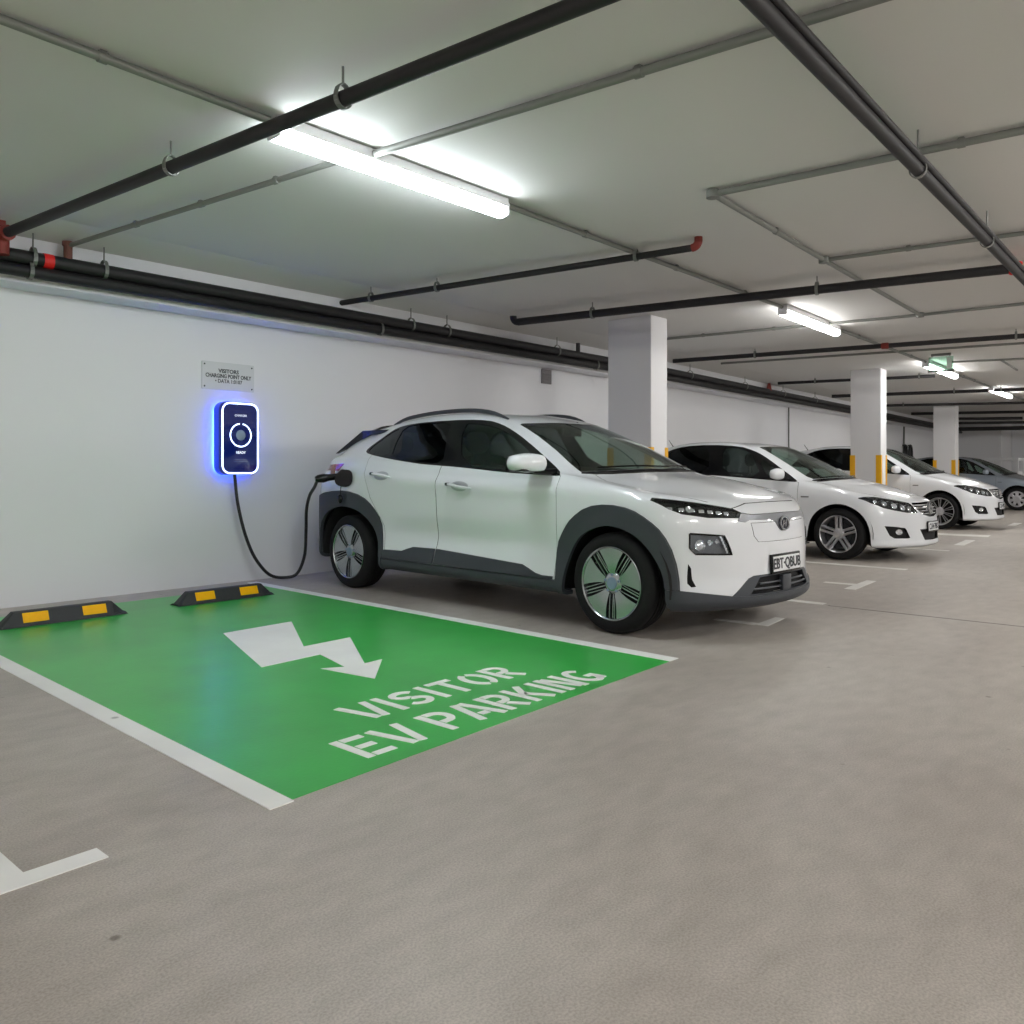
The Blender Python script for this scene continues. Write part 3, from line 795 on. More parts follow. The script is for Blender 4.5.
    me = piece(cutF(badge), .003); emit(me, 'hood_badge_panel', mm(*P), root, 'mid')
    me = piece(cutF(port), .0015, .012, [cutF(grow(strip, .002))]); emit(me, 'charge_port_door', mm(*P), root, 'mid')
    # cladding
    for cl, w, nm in ((arch_r, wells_r, 'rear_arch_trim'), (arch_f, wells_f, 'front_arch_trim')):
        mn = [cutS(w)]
        if cl is arch_f: mn.append(cutF([(-.1, .335), (.8, .335), (1.2, .335), (1.2, -.2), (-.1, -.2)], 1.86))
        else: mn.append(cutS([(-1.03, .1), (-1.03, .316), (-.9, .316), (-.9, .1)]))
        me = piece(cutS(cl), .012, .03, mn); emit(me, nm, mm('black', 'black'), root, 'side')
    me = piece(cutS(door_clad_f), .010, .02); emit(me, 'door_trim', mm('black', 'black'), root, 'side')
    me = piece(cutS(door_clad_r), .010, .02); emit(me, 'door_trim', mm('black', 'black'), root, 'side')
    me = piece(cutS(sill), .004, .03); emit(me, 'sill_trim', mm('black', 'black'), root, 'side')
    me = piece(cutF(lip, 1.80), .012, .03, [cutS(wells_f)]); emit(me, 'front_lip', mm('black', 'black'), root, 'mid')
    # front face
    me = piece(cutF(strip), .002, .02); emit(me, 'grille_strip', mm('greytrim', 'black'), root, 'mid')
    me = piece(cutF(lower), .002, .03, [cutF(inner_l)]); emit(me, 'lower_grille_frame', mm('black', 'black'), root, 'mid')
    me = piece(cutF(inner_l), -.035, .01); gr = emit(me, 'lower_grille', mm('dark', 'dark'), root, 'mid')[0]
    bm = NB()
    for z in (.318, .350):
        pts = []
        for k in range(13):
            x = -.36+.06*k
            if abs(x) > .42-(z-.283)*1.0: continue
            p, n = B.front(abs(x), z); pts.append(Vector((x, p.y-.008, z)))
        tube(bm, pts, .007, 6)
    finish(bm, 'grille_bar', M['black'], gr)
    bm = NB(); p, n = B.front(0, .34); box(bm, (0, p.y+.0, .338), (.12, .03, .105), bev=.008); finish(bm, 'radar_cover', M['black'], gr)
    me = piece(cutF(vent), -.012, .01); emit(me, 'air_curtain_slot', mm('dark', 'dark'), root, 'side')
    # headlights
    me = piece(cutF(hl, 1.77), .0005, .004); hlc = emit(me, 'headlight', mm('clear', 'clear'), root, 'side')
    me = piece(cutF(hl, 1.77), -.022, .006); hb = emit(me, 'lamp_bezel', mm('gloss', 'gloss'), root, 'side')
    for i in (0, 1): hb[i].parent = hlc[i]
    def leds(bm):
        for k in range(7):
            x = .52+.052*k; p, n = B.front(x, .811+.006*k*.9)
            t = NB(); box(t, (0, 0, 0), (.038, .024, .010), bev=.003); join(bm, t, place(p-n*.012, n))
        p, n = B.front(.74, .84)
        lathe_m = NB(); lathe(lathe_m, [(0, .024), (.006, .022), (.004, .014), (0, .001)], 'z', 16); join(bm, lathe_m, place(p-n*.014, n))
    lb = both(leds, 'light_unit', M['led'], root)
    for i in (0, 1): lb[i].parent = hlc[i]
    split(lb)
    me = piece(cutF(lamp), .0005, .004); lc = emit(me, 'lower_lamp', mm('clear', 'clear'), root, 'side')
    me = piece(cutF(lamp), -.03, .008); l2 = emit(me, 'lamp_bezel', mm('greytrim', 'lampbase'), root, 'side')
    def frm(bm):
        pts = []
        for a, b in zip(lamp, lamp[1:]+lamp[:1]):
            for k in range(4):
                x, z = a[0]+(b[0]-a[0])*k/4, a[1]+(b[1]-a[1])*k/4
                p, n = B.front(x, z); pts.append(p+n*.001)
        tube(bm, pts+[pts[0]], .006, 6, False)
    l3 = both(frm, 'lamp_surround', M['gloss'], root)
    def units(bm):
        for x, z, r in ((.715, .612, .038), (.655, .628, .020), (.610, .632, .016)):
            p, n = B.front(x, z); t = NB(); lathe(t, [(.0, r), (.008, r*.95), (.002, r*.7), (.008, r*.3), (.009, .0005)], 'z', 18); join(bm, t, place(p-n*.022, n))
        for k in range(6):
            z = .565+.02*k; x = .548+.008*k; p, n = B.front(x, z)
            t = NB(); box(t, (0, 0, 0), (.014, .021, .006)); join(bm, t, place(p-n*.014, n))
    l4 = both(units, 'light_unit', M['led'], root)
    for i in (0, 1): l2[i].parent = lc[i]; l3[i].parent = lc[i]; l4[i].parent = lc[i]
    split(l4)
    # glass
    me = piece(cutS(dlo), .001, .012, [cutS(quarter), cutS(rglass), cutS(fglass)]); emit(me, 'window_surround', mm('gloss', 'gloss'), root, 'side')
    me = piece(cutS(quarter), -.004, .004); emit(me, 'quarter_window', mm('tint', 'tint'), root, 'side')
    me = piece(cutS(rglass), -.004, .004); emit(me, 'rear_door_window', mm('tint', 'tint'), root, 'side')
    me = piece(cutS(fglass), -.004, .004); emit(me, 'front_door_window', mm('glass', 'glass'), root, 'side')
    me = piece(cutT(wsg, 1.0), -.002, .005); emit(me, 'windshield', mm('glass', 'glass'), root, 'mid')
    me = piece(cutT(cowl, 1.0), -.006, .008); emit(me, 'cowl_panel', mm('gloss', 'gloss'), root, 'mid')
    me = piece(cutT(backg, 1.0), -.002, .005); emit(me, 'rear_window', mm('tint', 'tint'), root, 'mid')
    me = piece(cutT(spoil, 1.2), .022, .03); emit(me, 'roof_spoiler', mm('gloss', 'gloss'), root, 'mid')
    me = piece(cutS(tail, .55), .003, .012); emit(me, 'tail_light', mm('red', 'red'), root, 'side')
    # dark side fin beside the rear glass
    def fin(bm):
        prism(bm, [(-2.02, 1.245), (-1.70, 1.458), (-1.30, 1.456), (-1.36, 1.418), (-1.58, 1.415), (-1.70, 1.37)], .60, .635, 'x')
        for v in bm.verts:
            if v.co.y < -1.9: v.co.x += .085
            elif v.co.y < -1.65: v.co.x -= .005
    both(fin, 'spoiler_side_fin', M['gloss'], root, smooth=False)
    def cheat(bm):  # black triangle that carries the mirror
        pass
    # emblem, plate
    p, n = B.front(0.0, .727); n = Vector((0, 1, .12)).normalized()
    bm = NB(); t = NB(); lathe(t, [(.0, .046), (.006, .045), (.008, .040), (.008, .001)], 'z', 32)
    for v in t.verts: v.co.x *= 1.28; v.co.y *= .98
    join(bm, t, place(p+n*.002, n)); em = finish(bm, 'emblem', M['blueink'], root)
    bm = NB(); t = NB()
    pts = [Vector((.0555*math.cos(2*PI*k/32), .042*math.sin(2*PI*k/32), .014)) for k in range(33)]
    tube(t, pts, .0065, 6, False)
    sl = .010
    for sx in (-1, 1): tube(t, [(sx*.017-sl, -.024, .013), (sx*.017+sl, .024, .013)], .005, 6)
    tube(t, [(-.017, -.004, .013), (.017, .004, .013)], .0045, 6)
    join(bm, t, place(p+n*.002, n)); finish(bm, 'emblem_ring', M['chrome'], em)
    p, n = B.front(.0, .47)
    plate_obj(root, 'EBT·QBUB', (0, p.y+.014, .468), (0, 1, .04), .375, .098)
    # handles
    for dr, y, z in ((fdoors, .0, .958), (rdoors, -1.02, 1.035)):
        def hand(bm, y=y, z=z):
            q = []
            for k in range(9):
                t = k/8; yy = y-.14+.28*t; zz = z+.016-.030*t
                p, n = B.side(yy, zz); q.append(p+n*(.006+.026*math.sin(PI*min(1, max(0, t)))**.6))
            tube(bm, q, [.006, .011, .013, .014, .014, .014, .013, .011, .006], 10)
        def cup(bm, y=y, z=z):  # flattened disc on the door, recess shading put into its colour
            p, n = B.side(y, z); t = NB(); bmesh.ops.create_uvsphere(t, u_segments=20, v_segments=10, radius=1)
            for v in t.verts: v.co = Vector((v.co.x*.105, v.co.y*.040, v.co.z*.006))
            join(bm, t, place(p-n*.002, n))
        hs = both(hand, 'door_handle', M['paint'], root); cs = both(cup, 'handle_shade_disc', M['handleshade'], root)
        def cap(bm, y=y, z=z):
            p, n = B.side(y-.13, z+.014); t = NB(); box(t, (0, 0, .012), (.045, .024, .022), bev=.006); join(bm, t, place(p, n))
        cc = both(cap, 'handle_cap', M['lampbase'], root)
        for i in (0, 1): cc[i].parent = hs[i]
        for i in (0, 1): hs[i].parent = dr[i]; cs[i].parent = dr[i]
    # mirrors
    def mirr(bm):
        t = NB(); bmesh.ops.create_cube(t, size=2); bmesh.ops.subdivide_edges(t, edges=t.edges[:], cuts=5, use_grid_fill=True)
        for v in t.verts:
            c = v.co.copy(); s = c.normalized()*max(abs(c.x), abs(c.y), abs(c.z)); c = c.lerp(s, .72)
            top = 1 if c.z > 0 else .85
            v.co = Vector((c.x*.150, c.y*.10*(1-.2*c.x), c.z*.074*top*(1-.10*c.x)))
        join(bm, t, Matrix.Translation((1.035, .83, 1.130)) @ Matrix.Rotation(-.12, 4, 'Z'))
    ms = both(mirr, 'wing_mirror', M['paint'], root, 50)
    def mbase(bm):
        box(bm, (1.02, .835, 1.082), (.24, .13, .018), bev=.006)
        tube(bm, [(.84, .94, 1.072), (.90, .91, 1.072), (.99, .86, 1.08)], [.028, .022, .026], 8)
        box(bm, (1.03, .737, 1.125), (.22, .006, .11), bev=.002)
    mb = both(mbase, 'mirror_base', M['gloss'], root)
    for i in (0, 1): mb[i].parent = ms[i]
    for o in (mb[1], ms[1]): bpy.data.objects.remove(o)
    # roof rails
    def rail(bm):
        q = []
        for k in range(21):
            t = k/20; y = .13-1.50*t; s = min(1, min(t, 1-t)*7)
            xx = .525-.025*abs(2*t-1)**2; p, n = B.top(xx, y)
            q.append(Vector((xx, y, p.z+.002+.022*math.sin(s*PI/2))))
        tube(bm, q, [.010+.008*min(1, min(k, 20-k)/3) for k in range(21)], 8)
    both(rail, 'roof_rail', M['black'], root)
    # wipers
    for x0, x1 in ((-.45, .12), (.05, .60)):
        bm = NB(); q = []
        for k in range(9):
            x = x0+(x1-x0)*k/8; y = 1.262-.11*(abs(x)/.55)**2; p, n = B.top(abs(x), y); q.append(Vector((x, y, p.z+.012)))
        tube(bm, q, .007, 6); finish(bm, 'wiper', M['gloss'], root)
    # interior and underside
    interior(root, .42, 1.5, .82, 1.05)
    bm = NB(); box(bm, (0, .37, 1.40), (.24, .03, .07), bev=.01); tube(bm, [(0, .37, 1.42), (0, .44, 1.47)], .012, 6)
    finish(bm, 'rear_view_mirror', M['seat'], root)
    bm = NB()
    prism(bm, [(-1.95, .30), (-1.9, .235), (1.9, .215), (2.05, .27), (2.05, .33), (1.1, .40), (-1.0, .40), (-1.95, .36)], -.60, .60, 'x')
    prism(bm, [(-.98, .24), (1.0, .24), (1.0, .40), (-.98, .40)], -.83, .83, 'x')
    finish(bm, 'underbody', M['dark'], root, smooth=False)
    bm = NB()
    prism(bm, [(1.02, .40), (1.02, .95), (1.9, .80), (2.12, .60), (2.12, .45), (1.9, .33)], -.52, .52, 'x')
    prism(bm, [(-1.02, .40), (-1.02, .9), (-2.0, .95), (-2.04, .5), (-1.9, .35)], -.52, .52, 'x')
    split([finish(bm, 'bay_partition', M['dark'], root, smooth=False)])
    liner(root, 1.467, .33, .455); liner(root, -1.52, .335, .465)
    for (y, s) in ((1.465, 1), (-1.56, 1), (1.465, -1), (-1.56, -1)):
        wheel(root, (s*.888, y, .336), .336, .242, .225, 'fan', s < 0)
    # open charge port, rear right
    def parented(o, lbl=None):
        if lbl: o['label'] = lbl
        return o
    p, n = B.side(-1.62, 1.03)
    bm = NB(); t = NB(); lathe(t, [(0, .062), (.012, .060), (.012, .045), (-.004, .040), (-.004, .001)], 'z', 24); join(bm, t, place(p+n*.002, n))
    cp = finish(bm, 'rear_charge_socket', M['gloss'], root)
    for dx, dz in ((-.018, .012), (.018, .012), (0, -.016)):
        bm = NB(); t = NB(); lathe(t, [(.0, .009), (.006, .009), (.006, .005), (0, .004)], 'z', 10); join(bm, t, place(p+n*.002, n) @ Matrix.Translation((dx, dz, 0))); finish(bm, 'socket_pin', M['chrome'], cp)
    bm = NB(); t = NB(); prism(t, chaikin([(-.085, -.07), (.075, -.085), (.09, .07), (-.02, .085), (-.095, .02)], 2), 0, .012, 'z')
    join(bm, t, Matrix.Translation(p+Vector((.05, .10, -.02))) @ Matrix.Rotation(.5, 4, 'Z') @ place(Vector((0, 0, 0)), Vector((1, 0, 0)))); finish(bm, 'port_flap', M['gloss'], cp, smooth=False)
    bm = NB(); t = NB(); prism(t, chaikin([(-.05, -.05), (.05, -.06), (.06, .03), (0, .06), (-.06, .03)], 2), 0, .01, 'z')
    join(bm, t, Matrix.Translation(p+Vector((.04, -.09, .05))) @ place(Vector((0, 0, 0)), Vector((1, -.3, .2)))); finish(bm, 'port_cover', M['orange'], cp, smooth=False)
    bm = NB(); c0 = p+Vector((.03, .02, -.06)); tube(bm, [c0, c0+Vector((.012, .01, -.06)), c0+Vector((.015, .005, -.115))], .004, 6)
    t = NB(); bmesh.ops.create_uvsphere(t, u_segments=14, v_segments=10, radius=.036)
    for v in t.verts: v.co.z *= 1.15; v.co.x *= .6
    join(bm, t, Matrix.Translation(c0+Vector((.02, .005, -.15)))); finish(bm, 'port_plug_cap', M['gloss'], cp)
    bpy.data.meshes.remove(S0)
    return root, B

KYAW = math.radians(-93.503)
def place_car(root, ox, oy, yaw):
    root.location = (ox, oy, 0); root.rotation_euler = (0, 0, yaw-PI/2)
kona, KB = build_crossover()
place_car(kona, 5.4835, 4.4698, KYAW)

# ================================================================== SALOON CARS
def build_saloon():
    lx = [0, .28, .55, .76, .855, .878, .88, .885, .885, .885, .88, .83, .55, 0]
    ly = [2.20, 2.185, 2.08, 1.93, 1.78, 1.42, .95, .2, -.5, -1.1, -1.6, -1.98, -2.12, -2.15]
    def R(x=None, y=None, z=None, dx=0, dyf=0, dyr=0):
        X = list(x or lx); Yv = list(y or ly)
        X = [max(0, (v+dx if v > 0 else 0)) for v in X]
        Yv = [Yv[i]+(dyf if i < 5 else 0)*(1 if i < 4 else .6)+(dyr if i > 10 else 0) for i in range(14)]
        Z = [z]*14 if not isinstance(z, (list, tuple)) else z
        return X, Yv, Z
    rings = [
        R(z=[.165]*5+[.175]*6+[.22, .23, .23], dx=-.10, dyf=-.10, dyr=.1),
        R(z=[.17]*5+[.18]*6+[.23, .24, .24], dx=-.025, dyf=-.02, dyr=.03),
        R(z=[.20]*5+[.21]*6+[.26, .28, .28], dx=0, dyf=.015),
        R(x=[0, .28, .55, .76, .855, .875, .868, .862, .862, .87, .878, .83, .55, 0], z=[.26]*5+[.30]*6+[.36, .38, .38], dyf=.005),
        R(x=[0, .28, .55, .76, .855, .882, .872, .866, .866, .876, .885, .835, .55, 0], z=[.36]*5+[.42]*6+[.46, .48, .48]),
        R(x=[0, .28, .55, .76, .858, .888, .880, .878, .878, .886, .89, .838, .55, 0], z=[.47, .47, .475, .48, .50, .56, .56, .56, .57, .58, .6, .62, .62, .62], dyf=.0),
        R(x=[0, .28, .55, .755, .856, .889, .887, .888, .889, .892, .89, .835, .55, 0], z=[.56, .56, .565, .58, .62, .69, .69, .69, .70, .72, .74, .76, .76, .76], dyf=-.012),
        R(x=[0, .28, .54, .74, .845, .880, .884, .886, .888, .888, .88, .82, .55, 0], z=[.64, .64, .655, .68, .715, .775, .79, .79, .81, .83, .85, .88, .88, .88], dyf=-.04, dyr=.0),
        R(x=[0, .27, .51, .70, .805, .850, .862, .868, .868, .865, .85, .78, .5, 0], y=[2.125, 2.105, 1.99, 1.84, 1.68, 1.38, .93, .2, -.5, -1.1, -1.6, -1.95, -2.09, -2.12],
          z=[.70, .70, .72, .75, .785, .845, .872, .89, .92, .95, .975, .985, .98, .98]),
        R(x=[0, .25, .46, .62, .73, .785, .838, .848, .848, .842, .82, .73, .46, 0], y=[2.02, 2.0, 1.88, 1.73, 1.56, 1.28, .90, .2, -.5, -1.1, -1.58, -1.93, -2.04, -2.07],
          z=[.755, .755, .775, .80, .83, .885, .925, .955, .995, 1.03, 1.05, 1.05, 1.04, 1.04]),
        R(x=[0, .22, .41, .55, .66, .735, .82, .836, .836, .826, .80, .70, .43, 0], y=[1.62, 1.61, 1.54, 1.43, 1.30, 1.12, .875, .2, -.5, -1.08, -1.52, -1.9, -1.99, -2.02],
          z=[.885, .885, .885, .885, .895, .925, .945, .975, 1.015, 1.055, 1.08, 1.075, 1.06, 1.06]),
        R(x=[0, .20, .39, .53, .645, .72, .795, .822, .822, .81, .78, .67, .41, 0], y=[1.22, 1.21, 1.16, 1.09, 1.01, .95, .86, .2, -.5, -1.05, -1.48, -1.86, -1.94, -1.96],
          z=[.985, .985, .98, .975, .965, .96, .965, .995, 1.035, 1.075, 1.10, 1.095, 1.08, 1.08]),
        R(x=[0, .18, .35, .48, .58, .65, .71, .75, .75, .735, .70, .61, .39, 0], y=[.74, .735, .71, .665, .615, .57, .47, .03, -.5, -.99, -1.37, -1.66, -1.76, -1.79],
          z=[1.215, 1.215, 1.208, 1.198, 1.185, 1.172, 1.185, 1.228, 1.255, 1.258, 1.243, 1.235, 1.235, 1.235]),
        R(x=[0, .16, .31, .42, .515, .58, .625, .655, .655, .635, .60, .53, .34, 0], y=[.28, .278, .265, .25, .225, .19, .08, -.15, -.54, -.95, -1.23, -1.42, -1.49, -1.51],
          z=[1.402, 1.402, 1.399, 1.392, 1.384, 1.372, 1.392, 1.425, 1.435, 1.415, 1.372, 1.36, 1.37, 1.375]),
        R(x=[0, .14, .28, .38, .46, .52, .56, .58, .58, .56, .52, .46, .29, 0], y=[.18, .178, .165, .145, .12, .08, .0, -.2, -.56, -.92, -1.18, -1.36, -1.43, -1.45],
          z=[1.428, 1.428, 1.425, 1.42, 1.414, 1.41, 1.428, 1.458, 1.465, 1.448, 1.41, 1.393, 1.393, 1.397]),
        R(x=[0, .08, .15, .2, .24, .27, .29, .30, .30, .29, .27, .24, .15, 0], y=[.03, .02, .0, -.02, -.05, -.08, -.14, -.3, -.58, -.88, -1.1, -1.26, -1.33, -1.35],
          z=[1.452, 1.452, 1.451, 1.451, 1.452, 1.454, 1.460, 1.475, 1.482, 1.470, 1.445, 1.428, 1.422, 1.422]),
        R(x=[0]*14, y=[-.05, -.06, -.08, -.1, -.13, -.17, -.24, -.38, -.6, -.82, -.98, -1.08, -1.14, -1.2],
          z=[1.463, 1.463, 1.464, 1.466, 1.468, 1.47, 1.475, 1.481, 1.486, 1.478, 1.468, 1.458, 1.452, 1.448]),
    ]
    B = Body(rings, 8, 4)
    root = empty('saloon_car')
    dlo = chaikin([(-1.44, 1.12), (-1.27, 1.26), (-1.08, 1.365), (-.837, 1.42), (-.425, 1.432), (.0, 1.405), (.193, 1.346), (.326, 1.285), (.558, 1.147), (.80, .995), (.89, .937), (.80, .937), (.419, .964), (-.17, 1.006), (-.849, 1.045), (-1.38, 1.09)], 1)
    rglass = chaikin([(-1.06, 1.355), (-.80, 1.405), (-.42, 1.414), (-.36, 1.03), (-.85, 1.062), (-1.17, 1.085)], 1)
    quarter = chaikin([(-1.38, 1.12), (-1.13, 1.315), (-1.21, 1.10)], 0)
    fglass = chaikin([(-.235, 1.40), (.0, 1.38), (.12, 1.338), (.215, 1.285), (.40, .988), (-.15, 1.016)], 1)
    vglass = chaikin([(.30, 1.257), (.54, 1.122), (.77, .962), (.475, .98)], 1)
    wells_r = chaikin([(-1.80, -.1), (-1.79, .4), (-1.66, .60), (-1.40, .685), (-1.14, .60), (-1.02, .4), (-1.01, -.1)], 2)
    wells_f = chaikin([(1.01, -.1), (1.02, .40), (1.15, .605), (1.41, .70), (1.66, .605), (1.785, .40), (1.79, -.1)], 2)
    lipc = lambda w: w
    door_f = [(-.325, 1.2), (-.32, .22), (.90, .22), (.905, .5), (.90, .925), (.84, .948), (.5, 1.1), (-.3, 1.2)]
    door_r = [(-.331, 1.2), (-.326, .22), (-.95, .22), (-.97, .45), (-1.12, .66), (-1.22, .9), (-1.24, 1.15)]
    hl = [(.868, .752), (.83, .763), (.74, .765), (.583, .728), (.419, .689), (.395, .655), (.362, .578), (.518, .582), (.66, .61), (.758, .639), (.84, .694)]
    grille = chaikin([(-.1, .695), (.37, .69), (.385, .66), (.335, .60), (.25, .552), (.084, .522), (-.1, .52)], 0)
    fog = [(.778, .428), (.67, .418), (.565, .402), (.545, .38), (.499, .285), (.53, .278), (.69, .282), (.735, .315)]
    lower = [(-.1, .385), (.34, .38), (.25, .25), (-.1, .24)]
    hood = [(-.1, 1.29), (.25, 1.275), (.42, 1.225), (.58, 1.145), (.68, 1.07), (.76, 1.25), (.775, 1.5), (.72, 1.70), (.60, 1.90), (.48, 2.03), (.40, 2.3), (-.1, 2.3)]
    cowl = [(-.1, 1.285), (.25, 1.27), (.42, 1.22), (.58, 1.14), (.66, 1.075), (.69, 1.01), (.65, 1.01), (.56, 1.07), (.40, 1.155), (.20, 1.205), (-.1, 1.215)]
    wsg = [(-.1, 1.21), (.20, 1.2), (.40, 1.15), (.56, 1.065), (.635, 1.005), (.645, .93), (.585, .60), (.515, .22), (.48, .218), (.4, .245), (.3, .265), (.16, .28), (-.1, .285)]
    backg = [(-.1, -1.53), (.34, -1.505), (.48, -1.46), (.55, -1.50), (.60, -1.70), (.58, -1.80), (.42, -1.88), (-.1, -1.91)]
    tail = [(.95, .88), (.95, .72), (.6, .74), (.45, .8), (.5, .88)]
    def mm(*k): return [M[q] for q in k]
    S0 = B.shell(0, .012)
    def piece(cutter, off=0.0, thick=.012, minus=()):
        me = B.shell(off, thick) if (off or thick != .012) else S0.copy()
        me = boolean(me, [cutter], 'INTERSECT')
        if minus: me = boolean(me, list(minus), 'DIFFERENCE')
        return me
    P = ('paint', 'dark'); g = .004
    cuts = [cutS(grow(dlo, .001)), cutS(wells_r), cutS(wells_f), cutS(grow(door_f, g)), cutS(grow(door_r, g)), cutF(grow(hl, .003), 1.64), cutF(grow(grille, .001)), cutF(fog), cutF(lower),
            cutT(grow(hood, .004), .66), cutT(grow(cowl, .002), .9), cutT(wsg, .9), cutT(backg, .9), cutR(tail, -3, -1.80)]
    emit(boolean(S0.copy(), cuts, 'DIFFERENCE'), 'body_shell', mm(*P), root, 'mid')
    fd = emit(piece(cutS(door_f), minus=[cutS(grow(dlo, .001))]), 'front_door', mm(*P), root, 'side')
    rd = emit(piece(cutS(door_r), minus=[cutS(grow(dlo, .001)), cutS(wells_r)]), 'rear_door', mm(*P), root, 'side')
    emit(piece(cutT(hood, .66), minus=[cutF(grow(hl, .005), 1.64), cutF(grow(grille, .003))]), 'hood', mm(*P), root, 'mid')
    emit(piece(cutS(dlo), .001, .012, [cutS(quarter), cutS(rglass), cutS(fglass), cutS(vglass)]), 'window_surround', mm('gloss', 'gloss'), root, 'side')
    emit(piece(cutS(quarter), -.004, .004), 'quarter_window', mm('tint', 'tint'), root, 'side')
    emit(piece(cutS(rglass), -.004, .004), 'rear_door_window', mm('tint', 'tint'), root, 'side')
    emit(piece(cutS(fglass), -.004, .004), 'front_door_window', mm('glass', 'glass'), root, 'side')
    emit(piece(cutS(vglass), -.004, .004), 'vent_window', mm('glass', 'glass'), root, 'side')
    emit(piece(cutT(wsg, .9), -.002, .005), 'windshield', mm('glass', 'glass'), root, 'mid')
    emit(piece(cutT(cowl, .9), -.006, .008), 'cowl_panel', mm('gloss', 'gloss'), root, 'mid')
    emit(piece(cutT(backg, .9), -.002, .005), 'rear_window', mm('tint', 'tint'), root, 'mid')
    emit(piece(cutR(tail, -3, -1.80), .002, .01), 'tail_light', mm('red', 'red'), root, 'side')
    hc = emit(piece(cutF(hl, 1.64), .0005, .004), 'headlight', mm('clear', 'clear'), root, 'side')
    hb = emit(piece(cutF(hl, 1.64), -.03, .006), 'lamp_bezel', mm('lampbase', 'lampbase'), root, 'side')
    def units(bm):
        for x, z, r in ((.79, .722, .026), (.72, .695, .034), (.63, .668, .040), (.54, .645, .038), (.46, .625, .028)):
            p, n = B.front(x, z); t = NB(); lathe(t, [(.0, r), (.010, r*.95), (.002, r*.72), (.010, r*.3), (.011, .0005)], 'z', 18); join(bm, t, place(p-n*.024, n))
        for k in range(9):
            x = .45+.042*k; p, n = B.front(x, .625+.0135*k+.030); t = NB(); box(t, (0, 0, 0), (.03, .008, .006)); join(bm, t, place(p-n*.012, n))
    hu = both(units, 'light_unit', M['led'], root)
    for i in (0, 1): hb[i].parent = hc[i]; hu[i].parent = hc[i]
    split(hu)
    gr = emit(piece(cutF(grille), -.025, .01), 'grille', mm('gloss', 'gloss'), root, 'mid')[0]
    for zz, w in ((.665, .39), (.63, .34), (.595, .28), (.56, .2)):
        bm = NB(); q = []
        for k in range(15):
            x = -w+2*w*k/14; p, n = B.front(abs(x), zz); q.append(Vector((x, p.y-.006, zz)))
        tube(bm, q, .006, 6); finish(bm, 'grille_bar', M['alloy'], gr)
    p, n = B.front(0, .62); n = Vector((0, 1, .1)).normalized()
    bm = NB(); t = NB(); lathe(t, [(0, .078), (.012, .077), (.016, .07), (.012, .064), (.010, .001)], 'z', 32); join(bm, t, place(p+n*.004, n)); em = finish(bm, 'emblem', M['greytrim'], root)
    bm = NB(); t = NB(); tube(t, [Vector((.07*math.cos(2*PI*k/32), .07*math.sin(2*PI*k/32), .016)) for k in range(33)], .006, 6, False)
    for a in ((-.04, .05, -.02, 0.0), (-.02, 0, 0, .04), (0, .04, .02, 0), (.02, 0, .04, .05), (-.055, .02, -.02, -.055), (-.02, -.055, 0, -.012), (0, -.012, .02, -.055), (.02, -.055, .055, .02)):
        tube(t, [(a[0], a[1], .016), (a[2], a[3], .016)], .005, 6)
    join(bm, t, place(p+n*.004, n)); finish(bm, 'emblem_ring', M['chrome'], em)
    emit(piece(cutF(lower), -.03, .01), 'lower_grille', mm('dark', 'dark'), root, 'mid')
    fg = emit(piece(cutF(fog), -.02, .01), 'fog_lamp_recess', mm('dark', 'dark'), root, 'side')
    def fl(bm):
        p, n = B.front(.635, .355); t = NB(); lathe(t, [(.0, .035), (.010, .033), (.004, .02), (.008, .0005)], 'z', 18)
        for v in t.verts: v.co.x *= 1.4
        join(bm, t, place(p-n*.012, n))
    fo = both(fl, 'fog_lamp', M['led'], root)
    for i in (0, 1): fo[i].parent = fg[i]
    p, n = B.front(0, .41); plate_obj(root, 'CU4·7BK', (0, p.y+.016, .405), (0, 1, .03), .37, .10)
    for dr, y, z in ((fd, -.14, .865), (rd, -1.0, .925)):
        def hand(bm, y=y, z=z):
            q = []
            for k in range(9):
                t = k/8; yy = y-.10+.20*t
                p, n = B.side(yy, z+.008-.016*t); q.append(p+n*(.004+.026*math.sin(PI*t)**.6))
            tube(bm, q, [.006, .010, .012, .013, .013, .013, .012, .010, .006], 8)
        hs = both(hand, 'door_handle', M['paint'], root)
        for i in (0, 1): hs[i].parent = dr[i]
    def mirr(bm):
        t = NB(); bmesh.ops.create_cube(t, size=2); bmesh.ops.subdivide_edges(t, edges=t.edges[:], cuts=5, use_grid_fill=True)
        for v in t.verts:
            c = v.co.copy(); s = c.normalized()*max(abs(c.x), abs(c.y), abs(c.z)); c = c.lerp(s, .75)
            v.co = Vector((c.x*.125, c.y*.06*(1-.2*c.x), c.z*.072*(1-.15*c.x)))
        join(bm, t, Matrix.Translation((.985, .68, 1.035)) @ Matrix.Rotation(-.12, 4, 'Z'))
    ms = both(mirr, 'wing_mirror', M['paint'], root, 50)
    def mbase(bm):
        tube(bm, [(.80, .78, .962), (.86, .75, .965), (.93, .70, .985)], [.024, .020, .024], 8)
        box(bm, (.98, .626, 1.035), (.18, .006, .10), bev=.002)
    mb = both(mbase, 'mirror_base', M['gloss'], root)
    for i in (0, 1): mb[i].parent = ms[i]
    def rep(bm):
        p, n = B.side(1.0, .755); t = NB(); box(t, (0, 0, 0), (.10, .018, .012), bev=.004); join(bm, t, place(p+n*.001, n))
    both(rep, 'side_repeater', M['greytrim'], root)
    bm = NB(); p, n = B.top(0, -1.40); tube(bm, [p, p+Vector((0, -.02, .012)), p+Vector((0, -.11, .13))], [.016, .008, .003], 6); finish(bm, 'roof_antenna', M['gloss'], root)
